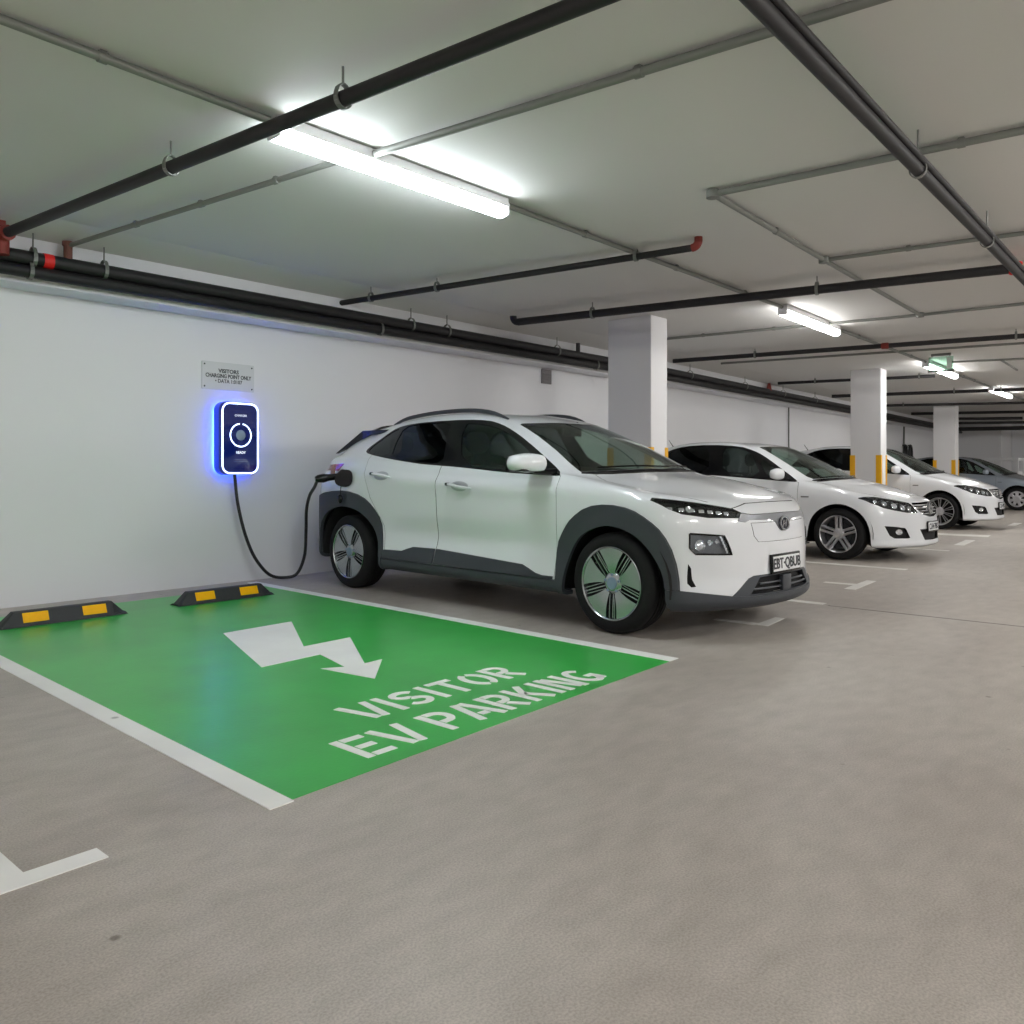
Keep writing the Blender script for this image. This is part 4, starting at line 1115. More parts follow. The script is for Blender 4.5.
    for x0, x1 in ((-.45, .12), (.05, .55)):
        bm = NB(); q = []
        for k in range(9):
            x = x0+(x1-x0)*k/8; y = 1.2-.13*(abs(x)/.55)**2; p, n = B.top(abs(x), y); q.append(Vector((x, y, p.z+.012)))
        tube(bm, q, .007, 6); finish(bm, 'wiper', M['gloss'], root)
    interior(root, .33, 1.4, .80, .93)
    bm = NB(); prism(bm, [(-2.0, .26), (-1.9, .19), (1.9, .18), (2.05, .24), (1.1, .34), (-1.0, .34)], -.58, .58, 'x'); prism(bm, [(-.98, .19), (.98, .19), (.98, .34), (-.98, .34)], -.82, .82, 'x')
    finish(bm, 'underbody', M['dark'], root, smooth=False)
    bm = NB(); prism(bm, [(1.02, .34), (1.02, .85), (1.8, .66), (2.08, .50), (2.08, .36), (1.9, .24)], -.5, .5, 'x'); prism(bm, [(-1.02, .34), (-1.02, .8), (-1.9, .85), (-2.0, .4), (-1.9, .28)], -.5, .5, 'x')
    split([finish(bm, 'bay_partition', M['dark'], root, smooth=False)])
    liner(root, 1.40, .315, .41, .48, .86); liner(root, -1.40, .315, .41, .48, .86)
    bpy.data.meshes.remove(S0)
    return root

sal = build_saloon()
sal2 = copy_tree(sal); sal3 = copy_tree(sal)
SY = math.radians(-92)
def four(root, R, rr, style):
    for s in (1, -1):
        for y in (1.40, -1.40): wheel(root, (s*.868, y, R), R, rr, .205, style, s < 0)
four(sal, .313, .222, 'double'); four(sal2, .313, .235, 'multi'); four(sal3, .305, .21, 'cap')
place_car(sal, 10.945, 4.897, SY); place_car(sal2, 17.30, 5.31, SY); place_car(sal3, 26.36, 5.592, SY)
tag(sal, 'white saloon car parked next beyond the crossover, silver five-spoke wheels with doubled spokes', 'car')
tag(sal2, 'white saloon car with thin multi-spoke wheels, behind the second column, nose left of silver car', 'car')
tag(sal3, 'silver blue car farthest along the row, cut off by the photo edge', 'car')
sal2.scale = (1.0, 1.0, 1.06)
for o in sal2.children:
    if o.name.startswith('tyre'): o.scale = (1, 1.04, 1.0); 
def recolour(o):
    for ch in o.children:
        if ch.type == 'MESH' and any(m is M['paint'] for m in ch.data.materials):
            ch.data = ch.data.copy()
            for i, m in enumerate(ch.data.materials):
                if m is M['paint']: ch.data.materials[i] = M['silver']
        recolour(ch)
recolour(sal3)

# ================================================================== SETTING
def struct(name, bm, m, smooth=False):
    o = finish(bm, name, m, None, smooth); o['kind'] = 'structure'; return o
X0, X1, Y0, Y1 = -9.0, 38.5, -9.5, WALLY+1.3
BX, KX = 11.5, .045
def wallY(x, off=0): return WALLY+off+max(0, x-BX)*KX
def sweep(bm, prof, xs=(X0, BX, X1)):
    rows = [[bm.verts.new((x, wallY(x)+p[0], p[1])) for p in prof] for x in xs]
    for a, b in zip(rows, rows[1:]):
        for k in range(len(prof)): bm.faces.new((a[k], a[(k+1) % len(prof)], b[(k+1) % len(prof)], b[k]))
    bm.faces.new(rows[0][::-1]); bm.faces.new(rows[-1]); bmesh.ops.recalc_face_normals(bm, faces=bm.faces[:])
def atW(px, py, off=0):
    p = atY(px, py, WALLY+off)
    if p.x <= BX: return p
    a, b = (px-512)/F, (HZ-py)/F; d = (a*RX+FX, a*RY+FY, b)
    t = (WALLY+off-KX*BX)/(d[1]-KX*d[0]); return Vector((d[0]*t, d[1]*t, H+d[2]*t))
bm = NB(); box(bm, ((X0+X1)/2, (Y0+Y1)/2, -.1), (X1-X0+.6, Y1-Y0+.6, .2)); struct('floor', bm, M['floor'])
bm = NB(); box(bm, ((X0+X1)/2, (Y0+Y1)/2, CEIL+.15), (X1-X0+.6, Y1-Y0+.6, .3)); struct('ceiling', bm, M['ceil'])
bm = NB(); sweep(bm, [(-.68, CEIL), (-.302, CEIL-.085), (-.302, CEIL)]); struct('trim_2', bm, M['ceil'])
bm = NB(); sweep(bm, [(0, -.05), (.3, -.05), (.3, CEIL+.05), (0, CEIL+.05)], (X0-.3, BX, X1+.3)); struct('wall_left', bm, M['wall'])
bm = NB(); sweep(bm, [(-.30, 2.516), (.01, 2.516), (.01, CEIL), (-.30, CEIL)]); struct('trim_1', bm, M['wall'])
bm = NB(); box(bm, (X1+.15, (Y0+Y1)/2, CEIL/2), (.3, Y1-Y0+.6, CEIL)); struct('wall_far', bm, M['wall'])
bm = NB(); box(bm, (X0-.15, (Y0+Y1)/2, CEIL/2), (.3, Y1-Y0+.6, CEIL)); struct('wall_near', bm, M['wall'])
bm = NB(); box(bm, ((X0+X1)/2, Y0-.15, CEIL/2), (X1-X0+.6, .3, CEIL)); struct('wall_right', bm, M['wall'])

# columns
def column(x, y, w, d, label, guards=True):
    r = empty('concrete_column', (x+w/2, y+d/2, 0)); tag(r, label, 'column')
    bm = NB(); box(bm, (0, 0, CEIL/2), (w, d, CEIL), bev=.008); finish(bm, 'shaft', M['column'], r, smooth=False)
    if guards:
        for sx in (-1, 1):
            for sy in (-1, 1):
                bm = NB(); L = .085; t = .008
                cx, cy = sx*(w/2), sy*(d/2)
                prism(bm, [(cx+sx*t, cy+sy*t), (cx+sx*t, cy-sy*L), (cx+sx*.0005, cy-sy*L), (cx+sx*.0005, cy+sy*.0005), (cx-sx*L*.7, cy+sy*.0005), (cx-sx*L*.7, cy+sy*t)], .12, 1.36, 'z')
                bmesh.ops.recalc_face_normals(bm, faces=bm.faces[:])
                finish(bm, 'corner_guard', M['yellow'], r, smooth=False)
    return r
column(8.51, 5.20, .38, .62, 'white square column with yellow corner guards right behind the crossover bonnet')
column(15.75, 4.765, .34, .54, 'white square column with yellow guards between the two white saloons')
column(24.9, 5.60, .42, .54, 'white square column with yellow guards in front of the silver blue car')
column(36.4, 6.57, 2.08, 1.7, 'plain white column against the far end wall behind the silver car', False)

# floor markings
def decal(name, polys, m, label, cat, z=.003, group=None):
    bm = NB()
    for p in polys:
        prism(bm, p, .0, z, 'z')
    bmesh.ops.recalc_face_normals(bm, faces=bm.faces[:])
    o = finish(bm, name, m, None, smooth=False); tag(o, label, cat, group); return o
decal('painted_bay', [[(1.545, 2.318), (4.10, 2.378), (4.27, 6.83), (1.68, 6.80)]], M['green'], 'green painted electric vehicle bay on the concrete floor', 'parking bay', .002)
decal('bay_line', [[(1.465, 2.30), (1.555, 2.30), (1.70, 7.06), (1.61, 7.06)]], M['white'], 'white line along the left edge of the green bay', 'floor marking', .004)
decal('bay_line', [[(4.085, 2.375), (4.185, 2.375), (4.365, 7.08), (4.265, 7.08)]], M['white'], 'white line between the green bay and the crossover car', 'floor marking', .004)
arrow = [(2.84, 5.01), (3.38, 5.03), (2.95, 4.26), (3.31, 4.27), (2.915, 3.63), (3.05, 3.64), (2.74, 3.33), (2.685, 3.72), (2.795, 3.65), (2.89, 4.01), (2.49, 3.99)]
decal('lightning_arrow', [arrow], M['white'], 'white lightning bolt arrow painted in the green bay', 'floor marking', .0045)

def stroke(poly, w):
    """polyline with width -> list of quads joined as one polygon"""
    P = [Vector(p) for p in poly]; L = []; Rr = []
    for i, p in enumerate(P):
        d = (P[min(i+1, len(P)-1)]-P[max(i-1, 0)]).normalized(); n = Vector((-d.y, d.x))*w/2
        L.append(tuple(p+n)); Rr.append(tuple(p-n))
    return L+Rr[::-1]
def arc(cx, cy, rx, ry, a0, a1, n=10):
    return [(cx+rx*math.cos(math.radians(a0+(a1-a0)*k/n)), cy+ry*math.sin(math.radians(a0+(a1-a0)*k/n))) for k in range(n+1)]
h, v = .17, .13
GL = {
 'V': [[(.08, 1), (.38, .0)], [(.92, 1), (.62, .0)]],
 'I': [[(.5, 1), (.5, 0)]],
 'S': [arc(.5, .74, .36, .19, 20, 265, 12)+[(.5, .52)], [(.5, .49)]+arc(.5, .27, .36, .20, 85, -160, 12)],
 'T': [[(.02, .93), (.98, .93)], [(.5, .86), (.5, 0)]],
 'O': [arc(.5, .5, .38, .43, 102, 258, 14), arc(.5, .5, .38, .43, 78, -78, 14)],
 'R': [[(.14, 0), (.14, 1)], [(.32, .93), (.5, .93)]+arc(.55, .71, .28, .22, 80, -80, 8)+[(.32, .48)], [(.50, .38), (.86, 0)]],
 'E': [[(.14, 0), (.14, 1)], [(.32, .92), (.95, .92)], [(.32, .5), (.85, .5)], [(.32, .08), (.95, .08)]],
 'P': [[(.14, 0), (.14, 1)], [(.32, .93), (.5, .93)]+arc(.55, .69, .30, .24, 80, -80, 8)+[(.32, .44)]],
 'A': [[(.06, 0), (.40, 1)], [(.94, 0), (.60, 1)], [(.36, .28), (.66, .28)]],
 'K': [[(.14, 0), (.14, 1)], [(.28, .46), (.82, 1)], [(.42, .55), (.88, 0)]],
 'N': [[(.12, 0), (.12, 1)], [(.88, 0), (.88, 1)], [(.30, .95), (.70, .05)]],
 'G': [arc(.52, .5, .40, .43, 45, 322, 16), [(.56, .43), (.98, .43)], [(.88, .36), (.88, .08)]],
}
def stencil(text, widths, x0, x1, y0, y1, skew, th):
    polys = []; tot = sum(widths.get(c, 1) for c in text)+.16*(len(text)-1); u = (x1-x0)/tot; x = x0; Hh = y1-y0
    for c in text:
        w = widths.get(c, 1)*u
        if c != ' ':
            for s in GL[c]:
                s = [(x+p[0]*w, y0+p[1]*Hh) for p in s]
                q = stroke(s, th)
                polys.append(q)
        x += w+.16*u
    return polys
W = {'I': .34, ' ': .30, 'A': 1.05, 'V': 1.05, 'N': 1.0}
def strips(polys):
    """split stroke outlines into quads so that bent strokes stay clean"""
    out = []
    for q in polys:
        n = len(q)//2
        for k in range(n-1): out.append([q[k], q[k+1], q[-2-k], q[-1-k]])
    return out
def text_decal(t, x0, x1, y0, y1, th, label):
    bm = NB()
    for q in stencil(t, W, x0, x1, y0, y1, 0, th):
        n = len(q)//2; z0, z1 = .0, .0045
        top = [bm.verts.new((p[0], p[1], z1)) for p in q]; bot = [bm.verts.new((p[0], p[1], z0)) for p in q]
        for k in range(n-1):
            a = [k, k+1, -2-k, -1-k]
            bm.faces.new([top[i] for i in a]); bm.faces.new([bot[i] for i in a][::-1])
        m = len(q)
        for k in range(m): bm.faces.new((top[k], top[(k+1) % m], bot[(k+1) % m], bot[k]))
    bmesh.ops.recalc_face_normals(bm, faces=bm.faces[:])
    o = finish(bm, 'stencilled_lettering', M['white'], None, smooth=False); tag(o, label, 'floor lettering')
text_decal('VISITOR', 2.265, 3.35, 2.80, 3.04, .038, 'white stencilled word VISITOR on the green bay')
text_decal('EV PARKING', 1.965, 3.57, 2.43, 2.675, .038, 'white stencilled words EV PARKING near the front edge of the green bay')

def marks(lst, label, m='greyline'):
    decal('bay_mark', [[tuple(at(px, py, 0)[:2]) for px, py in p] for p in lst], M[m], label, 'floor marking', .003)
decal('bay_mark', [[(.35, 2.44), (.35, 2.36), (.99, 2.36), (.99, 2.44)], [(.72, 2.44), (.80, 2.44), (.80, 2.9), (.72, 2.9)]], M['white'], 'white T shaped mark on the floor at the lower left edge', 'floor marking', .003)
decal('bay_mark', [[(7.64, 2.53), (8.36, 2.57), (8.36, 2.66), (7.64, 2.63)], [(7.93, 2.64), (8.03, 2.64), (8.0, 2.93), (7.93, 2.93)]], M['greyline'], 'white T shaped mark on the floor in front of the crossover number plate', 'floor marking')
decal('bay_mark', [[(5.46, 2.40), (5.82, 2.43), (5.82, 2.50), (5.46, 2.49)], [(5.44, 2.49), (5.52, 2.49), (5.49, 2.80), (5.43, 2.80)]], M['greyline'], 'faded white corner mark in the shadow under the crossover nose', 'floor marking')
decal('bay_mark', [[(6.62, 2.45), (6.71, 2.45), (6.71, 6.9), (6.62, 6.9)]], M['greyline'], 'white bay line running under the far side of the crossover car', 'floor marking')
decal('bay_mark', [[(9.50, 2.62), (9.60, 2.62), (9.74, 6.9), (9.64, 6.9)]], M['greyline'], 'white bay line in front of the double-spoked saloon wheel', 'floor marking')
decal('bay_mark', [[(12.08, 2.8), (12.18, 2.8), (12.24, 6.9), (12.14, 6.9)]], M['greyline'], 'white bay line on the far side of the double-spoked saloon', 'floor marking')
decal('bay_mark', [[(13.14, 2.84), (14.2, 2.91), (14.2, 3.04), (13.14, 2.97)]], M['greyline'], 'short white dash on the floor between the two white saloons', 'floor marking')
decal('bay_mark', [[(15.03, 2.90), (15.45, 2.94), (15.3, 6.9), (15.18, 6.9)]], M['greyline'], 'white bay line in front of the multi-spoked saloon wheel', 'floor marking')
decal('bay_mark', [[(18.45, 3.08), (19.45, 3.13), (19.45, 3.28), (18.45, 3.22)]], M['greyline'], 'short white dash beyond the nose of the multi-spoked saloon', 'floor marking')
decal('floor_joint', [[(6.60, 2.40), (6.615, 2.40), (6.60, -6), (6.585, -6)]], M['joint'], 'thin dark joint line running across the aisle floor', 'floor joint', .0012)

# wheel stops
def wheel_stop(x0, x1, label):
    cx = (x0+x1)/2; L = (x1-x0)/2
    r = empty('wheel_stop', (cx, 6.31, 0)); tag(r, label, 'wheel stop', 'rubber wheel stops in the green bay')
    bm = NB()
    prof = [(-.075, .004), (-.065, .02), (-.03, .100), (-.02, .105), (.03, .105), (.04, .10), (.075, .02), (.08, .004)]
    rows = []
    for x, k in ((-L, 0.0), (-L+.012, .12), (-L+.10, 1), (L-.10, 1), (L-.012, .12), (L, 0.0)):
        rows.append([bm.verts.new((x, p[0], .004+(p[1]-.004)*max(k, .15)+0)) for p in prof])
    for a, b in zip(rows, rows[1:]):
        for k in range(len(prof)): bm.faces.new((a[k], a[(k+1) % len(prof)], b[(k+1) % len(prof)], b[k]))
    bm.faces.new(rows[0][::-1]); bm.faces.new(rows[-1]); bmesh.ops.recalc_face_normals(bm, faces=bm.faces[:])
    finish(bm, 'rubber_block', M['stopblack'], r, smooth=False)
    sl = math.atan2(.08, .035)
    for x in (-.28*L*2*.82, .28*L*2*.82):
        bm = NB(); rot = Matrix.Rotation(sl, 3, 'X')
        box(bm, (x, -.0495, .062), (.165, .07, .006), rot, bev=.001)
        finish(bm, 'yellow_patch', M['stopyellow'], r, smooth=False)
    return r
wheel_stop(1.90, 2.76, 'black rubber wheel stop with two yellow patches at the left edge of the photo')
wheel_stop(3.16, 4.02, 'black rubber wheel stop with two yellow patches below the wall charger')

# ================================================================== CHARGER, SIGN, CABLE
def rrect(w, h, r, n=8):
    p = []
    for cx, cy, a in ((w/2-r, h/2-r, 0), (-w/2+r, h/2-r, 90), (-w/2+r, -h/2+r, 180), (w/2-r, -h/2+r, 270)):
        p += arc(cx, cy, r, r, a, a+90, n)
    return p
CX, CZ, CW, CH, CD = 4.18, 1.385, .40, .69, .17
ch = empty('wall_charger', (CX, WALLY, CZ)); tag(ch, 'blue glowing wall charger with round light ring, below the small sign', 'electric car charger')
bm = NB(); sec = []
for y, g_ in ((-.032, -.012), (-.042, 0), (-CD+.03, 0), (-CD+.008, -.006), (-CD, -.016)):
    sec.append([bm.verts.new((p[0], y, p[1])) for p in rrect(CW+2*g_, CH+2*g_, .085+g_)])
for a, b in zip(sec, sec[1:]):
    for k in range(len(a)): bm.faces.new((a[k], a[(k+1) % len(a)], b[(k+1) % len(a)], b[k]))
bm.faces.new(sec[0]); bm.faces.new(sec[-1][::-1]); bmesh.ops.recalc_face_normals(bm, faces=bm.faces[:])
finish(bm, 'housing', M['chbody'], ch)
bm = NB(); prism(bm, rrect(CW-.10, CH-.10, .05), 0, -.034, 'y'); bmesh.ops.recalc_face_normals(bm, faces=bm.faces[:]); finish(bm, 'back_plate', M['chface'], ch, smooth=False)
bm = NB(); prism(bm, rrect(CW-.055, CH-.055, .065), -CD-.001, -CD-.006, 'y'); finish(bm, 'front_glass', M['chface'], ch, smooth=False)
bm = NB(); q = [Vector((p[0], -CD-.001, p[1])) for p in rrect(CW-.03, CH-.03, .075, 8)]; tube(bm, q+[q[0]], .0075, 8, False); finish(bm, 'light_frame', M['ledring'], ch)
bm = NB(); q = [Vector((p[0], -.017, p[1])) for p in rrect(CW-.07, CH-.07, .06, 8)]; tube(bm, q+[q[0]], .007, 6, False); finish(bm, 'back_glow_strip', M['ledside'], ch)
bm = NB(); A_ = [bm.verts.new((p[0], -.05, p[1])) for p in rrect(CW+.004, CH+.004, .087, 8)]; B_ = [bm.verts.new((p[0], -CD+.035, p[1])) for p in rrect(CW+.004, CH+.004, .087, 8)]
for k in range(len(A_)): bm.faces.new((A_[k], A_[(k+1) % len(A_)], B_[(k+1) % len(A_)], B_[k]))
bmesh.ops.recalc_face_normals(bm, faces=bm.faces[:]); finish(bm, 'side_light_band', M['chside'], ch)
bm = NB(); tube(bm, [Vector((.108*math.cos(math.radians(a)), -CD-.006, .03+.108*math.sin(math.radians(a)))) for a in range(97, 444, 6)], .0058, 8); finish(bm, 'status_ring', M['ledring'], ch)
bm = NB(); t = NB(); lathe(t, [(0, .05), (.004, .048), (.005, .001)], 'z', 24); join(bm, t, place(Vector((0, -CD-.006, .03)), Vector((0, -1, 0)))); finish(bm, 'round_badge', M['chlogo'], ch)
def wtext(s, size, x, z, y, name, m, parent, sx=1, bold=0):
    bm = NB(); text_mesh(bm, s, size, place(Vector((x, y, z)), Vector((0, -1, 0))), 0, .0008, bold, sx); return finish(bm, name, m, parent, smooth=False)
wtext('CHARGER', .028, 0, .215, -CD-.008, 'brand_lettering', M['chtext'], ch)
wtext('READY', .032, 0, -.135, -CD-.008, 'status_lettering', M['chtext'], ch, 1, .001)
wtext('— — — — — —\n— — — — — —', .018, 0, -.21, -CD-.008, 'small_print', M['chlogo'], ch)
sg = empty('wall_sign', (CX-.02, WALLY, 1.885)); tag(sg, 'small pale wall sign with three lines of print above the charger', 'sign')
def signpt(px, py): return atY(px, py, WALLY)
a, b = signpt(201.5, 361), signpt(253.5, 391)
sg.location = ((a.x+b.x)/2, WALLY, (signpt(201.5, 361).z+signpt(201.5, 389).z+signpt(253.5, 366).z+signpt(253.5, 391.5).z)/4)
sw = b.x-a.x; sh = signpt(227, 363.5).z-signpt(227, 391).z
bm = NB(); prism(bm, rrect(sw, sh, .01, 3), -.001, -.010, 'y'); finish(bm, 'sign_plate', M['sign'], sg, smooth=False)
for sx in (-1, 1):
    for sz in (-1, 1):
        bm = NB(); t = NB(); lathe(t, [(0, .008), (.004, .007), (.005, .0005)], 'z', 12); join(bm, t, place(Vector((sx*(sw/2-.025), -.010, sz*(sh/2-.028))), Vector((0, -1, 0)))); finish(bm, 'screw', M['ink'], sg)
wtext('VISITORS', .052, 0, .048, -.011, 'sign_lettering', M['ink'], sg, 1, .0015)
wtext('CHARGING POINT ONLY', .052, 0, 0, -.011, 'sign_lettering', M['ink'], sg, .80, .0015)
wtext('• DATA 1:0107', .050, 0, -.048, -.011, 'sign_lettering', M['ink'], sg, .9, .0008)

# charging cable with its plug in the car
rt = Vector((-.99813, .0611)); fw = Vector((-.0611, -.99813))
def kw(x, y, z): return Vector((5.4835+rt.x*x+fw.x*y, 4.4698+rt.y*x+fw.y*y, z))
pk, nk = KB.side(-1.62, 1.03); port_w = kw(pk.x, -1.62, 1.03)
cab = empty('charging_cable', (CX, 7.0, 0)); tag(cab, 'black charging cable hanging from the charger to the crossover car', 'cable')
pix = [(234.5, 474, 7.13), (238, 505, 7.12), (247, 540, 7.10), (257, 561, 7.08), (271, 575.5, 7.06), (285.5, 579.5, 7.03), (296, 574.5, 6.98), (304, 558, 6.92), (306, 531, 6.84), (306.5, 510, 6.78), (309.5, 496, 6.62), (314.5, 487, 6.42)]
pts = [atY(*p) for p in pix]
pts = [Vector((p.x, p.y, max(p.z, .02))) for p in pts]
end = kw(1.12, -1.70, 1.005)
pts.append(end)
arr = catmull(np.array([[tuple(p)] for p in pts]), 6)
bm = NB(); tube(bm, [Vector(p[0])-cab.location for p in arr], .0155, 10); finish(bm, 'cable', M['cable'], cab)
bm = NB(); tip = port_w+Vector((-.01, 0, 0)); d = end-cab.location
e2 = kw(pk.x+.012, -1.62, 1.03)-cab.location; mid = d.lerp(e2, .45)+Vector((0, 0, .0))
tube(bm, [d-(mid-d)*.25, d, d.lerp(mid, .5), mid, e2], [.022, .036, .042, .032, .030], 14); finish(bm, 'plug_handle', M['gloss'], cab)

# ================================================================== PIPES, CONDUITS, LAMPS
def hanger_bm(bm, p, r, ztop, d):
    """rod from the ceiling and a strap round the pipe; p on the pipe axis, d pipe direction"""
    d = Vector(d).normalized(); a, b = frame(d)
    top = p+Vector((0, 0, r+.035))
    if ztop > top.z: tube(bm, [top, Vector((p.x, p.y, ztop))], .006, 6)
    loop = []
    for k in range(17):
        t = -PI/2+2*PI*k/16
        loop.append(p+a*math.cos(t)*(r+.006)+Vector((0, 0, 1))*((r+.006)*math.sin(t) if math.sin(t) < .2 else (r+.03)*math.sin(t)))
    for k in range(16):
        q0, q1 = loop[k], loop[k+1]; w = d*.014; n = (q0-p).normalized()*.005
        vs = [bm.verts.new(c) for c in (q0-w, q0+w, q1+w, q1-w)]; vo = [bm.verts.new(c) for c in (q0-w+n, q0+w+n, q1+w+n, q1-w+n)]
        bm.faces.new(vs); bm.faces.new(vo[::-1])
        for i in range(4): bm.faces.new((vs[i], vs[(i+1) % 4], vo[(i+1) % 4], vo[i]))

def pipe_run(name, label, p0, p1, r, m, hang=(), ztop=CEIL, cat='pipe', couplings=(), extra=None, group=None, clips=(), via=None):
    p0, p1 = Vector(p0), Vector(p1); root = empty(name, p0); tag(root, label, cat, group)
    v = p1-p0; d = v.normalized()
    bm = NB(); tube(bm, [Vector((0, 0, 0))]+([Vector(via)-p0] if via else [])+[v], r, 14); finish(bm, 'pipe_length' if cat == 'pipe' else 'tube_length', m, root)
    for t in hang:
        bm = NB(); hanger_bm(bm, v*t, r, ztop-p0.z-(p1.z-p0.z)*t, v); bmesh.ops.recalc_face_normals(bm, faces=bm.faces[:]); finish(bm, 'pipe_hanger', M['galv'], root)
    for t, mm_, ln in couplings:
        c = v*t; bm = NB(); tube(bm, [c-d*ln/2, c-d*ln/2*.7, c+d*ln/2*.7, c+d*ln/2], [r*1.12, r*1.32, r*1.32, r*1.12], 14); finish(bm, 'coupling', mm_, root)
    for t in clips:
        c = v*t; bm = NB(); tube(bm, [c-d*.02, c+d*.02], r*1.25, 12)
        box(bm, c+Vector((0, 0, r*.9)), (.03, .03, r*.9)); finish(bm, 'pipe_clip', m, root)
    if extra: extra(root, v, d)
    return root
def px_t(px, p0, p1): return at_line(px, p0, p1)
def elbow(root, p, d, r, m, up, name='elbow'):
    bm = NB(); q = []
    for k in range(7):
        a = PI/2*k/6; R_ = r*1.9; q.append(p+d*R_*math.sin(a)+Vector((0, 0, 1))*R_*(1-math.cos(a)))
    q.append(q[-1]+Vector((0, 0, up))); tube(bm, q, r*1.18, 12); finish(bm, name, m, root)

# A: big black sprinkler pipe crossing over the bay
a0 = at(1, 235, 2.80); a1 = at(592, 0, 2.80); a1 = a0+(a1-a0)*2.0
def ex(root, v, d):
    bm = NB(); tube(bm, [(0, 0, .06), (0, 0, -.14)], .055, 12); tube(bm, [Vector((0, 0, 0)), d*.12], .055, 12); finish(bm, 'wall_tee', M['redpipe'], root)
    bm = NB(); box(bm, (-.02, 0, .10), (.10, .02, .12), bev=.004); finish(bm, 'bracket', M['redpipe'], root)
pipe_run('sprinkler_pipe', 'thick black ceiling pipe crossing above the green bay, held by two hangers', a0, a1, .036, M['pipe'], [px_t(171, a0, a1), px_t(343, a0, a1)], couplings=[], extra=ex)
# C, D
c0, c1 = at(338, 303.5, 2.82), at(692, 248, 2.87)
pipe_run('sprinkler_pipe', 'short black ceiling pipe with red end elbow between the long lamp and first column', c0, c1, .028, M['pipe'], [px_t(371, c0, c1), px_t(437, c0, c1), px_t(636, c0, c1)], extra=lambda R_, v, d: elbow(R_, v, d, .028, M['redpipe'], .03))
d0, d1 = at(518, 322, 2.82), at(1017, 268, 2.82)
pipe_run('sprinkler_pipe', 'black ceiling pipe passing just above the top of the nearest column', d0, d1, .043, M['pipe'], [px_t(592.5, d0, d1), px_t(817, d0, d1)], extra=lambda R_, v, d: elbow(R_, Vector((0, 0, 0)), -d, .034, M['pipe'], .01), couplings=[(.998, M['brightred'], .10)])
# E pair along the aisle
e0, e1 = at(754, 0, 2.73), at(1002, 257, 2.73); dirE = (e1-e0).normalized()
pipe_run('main_pipe', 'lower of the paired black pipes running along the aisle at top right', e0-dirE*1.5, e0+dirE*30, .034, M['pipe'], [px_t(918, e0-dirE*1.5, e0+dirE*30), px_t(987, e0-dirE*1.5, e0+dirE*30), .45, .6, .8])
f0 = e0+Vector((.02, -.030, .040))
pipe_run('main_pipe', 'upper thinner of the paired black pipes running along the aisle at top right', f0-dirE*1.5, f0+dirE*30, .018, M['pipe'])
# wall pipes
wz1, wz2 = 2.690, 2.588
wp = pipe_run('wall_pipe', 'upper of the two thick black pipes running along the long wall', (X0+.1, 6.84, wz1), (X1-.2, wallY(X1-.2, -.39), wz1), .054, M['pipe'], via=(BX, 6.84, wz1))
def strapw(px, root, x0):
    pass
L_ = X1-.2-X0-.1
def wx(px): return atW(px, 400, -.39).x
def wo(x): return wallY(x, -.39)-6.84
for px in (33, 104):
    x = wx(px); bm = NB(); p = Vector((x-(X0+.1), 0, 0)); hanger_bm(bm, p, .055, .22, (1, 0, 0)); finish(bm, 'pipe_hanger', M['galv'], wp)
bm = NB(); x = wx(47.5)-(X0+.1); tube(bm, [(x-.035, 0, 0), (x+.035, 0, 0)], .0575, 16); finish(bm, 'red_band', M['brightred'], wp)
for px in (411, 447, 557, 690, 745, 783, 815):
    x = wx(px); bm = NB(); hanger_bm(bm, Vector((x-(X0+.1), wo(x), 0)), .055, .22, (1, 0, 0)); finish(bm, 'pipe_hanger', M['galv'], wp)
wl = pipe_run('wall_pipe', 'lower of the two thick black pipes running along the long wall', (X0+.1, 6.84, wz2), (X1-.2, wallY(X1-.2, -.39), wz2), .048, M['pipe'], via=(BX, 6.84, wz2))
for px in (30, 380, 596):
    x = wx(px); bm = NB(); hanger_bm(bm, Vector((x-(X0+.1), wo(x), 0)), .049, 0, (1, 0, 0)); finish(bm, 'pipe_hanger', M['galv'], wl)
wt = pipe_run('wall_pipe', 'thin black pipe tucked behind the two thick wall pipes', (X0+.1, 6.905, 2.63), (X1-.2, wallY(X1-.2, -.325), 2.63), .02, M['pipe'], via=(BX, 6.905, 2.63))
# small uprights
for px, lab in ((68, 'brown primed upright pipe stub rising from the wall pipes at far left'),):
    x = wx(px); bm = NB(); tube(bm, [(x, 6.84, 2.70), (x, 6.84, 2.865)], .032, 10); tube(bm, [(x, 6.84, 2.84), (x, 6.84, 2.872)], .042, 10)
    o = finish(bm, 'pipe_stub', M['rust'], None); tag(o, lab, 'pipe')
for px, lab in ((578, 'black upright stub on the wall pipes left of the nearest column'),):
    x = wx(px); bm = NB(); tube(bm, [(x, 6.84, 2.70), (x, 6.84, 2.86)], .03, 10); o = finish(bm, 'pipe_stub', M['pipe'], None); tag(o, lab, 'pipe')
for px, lab in ((769, 'red pipe stub on the wall pipes left of the second column'),):
    x = wx(px); y = wallY(x, -.39); bm = NB(); tube(bm, [(x, y, 2.70), (x, y, 2.78), (x, y, 2.86)], [.06, .045, .03], 10); o = finish(bm, 'pipe_stub', M['redpipe'], None); tag(o, lab, 'pipe')

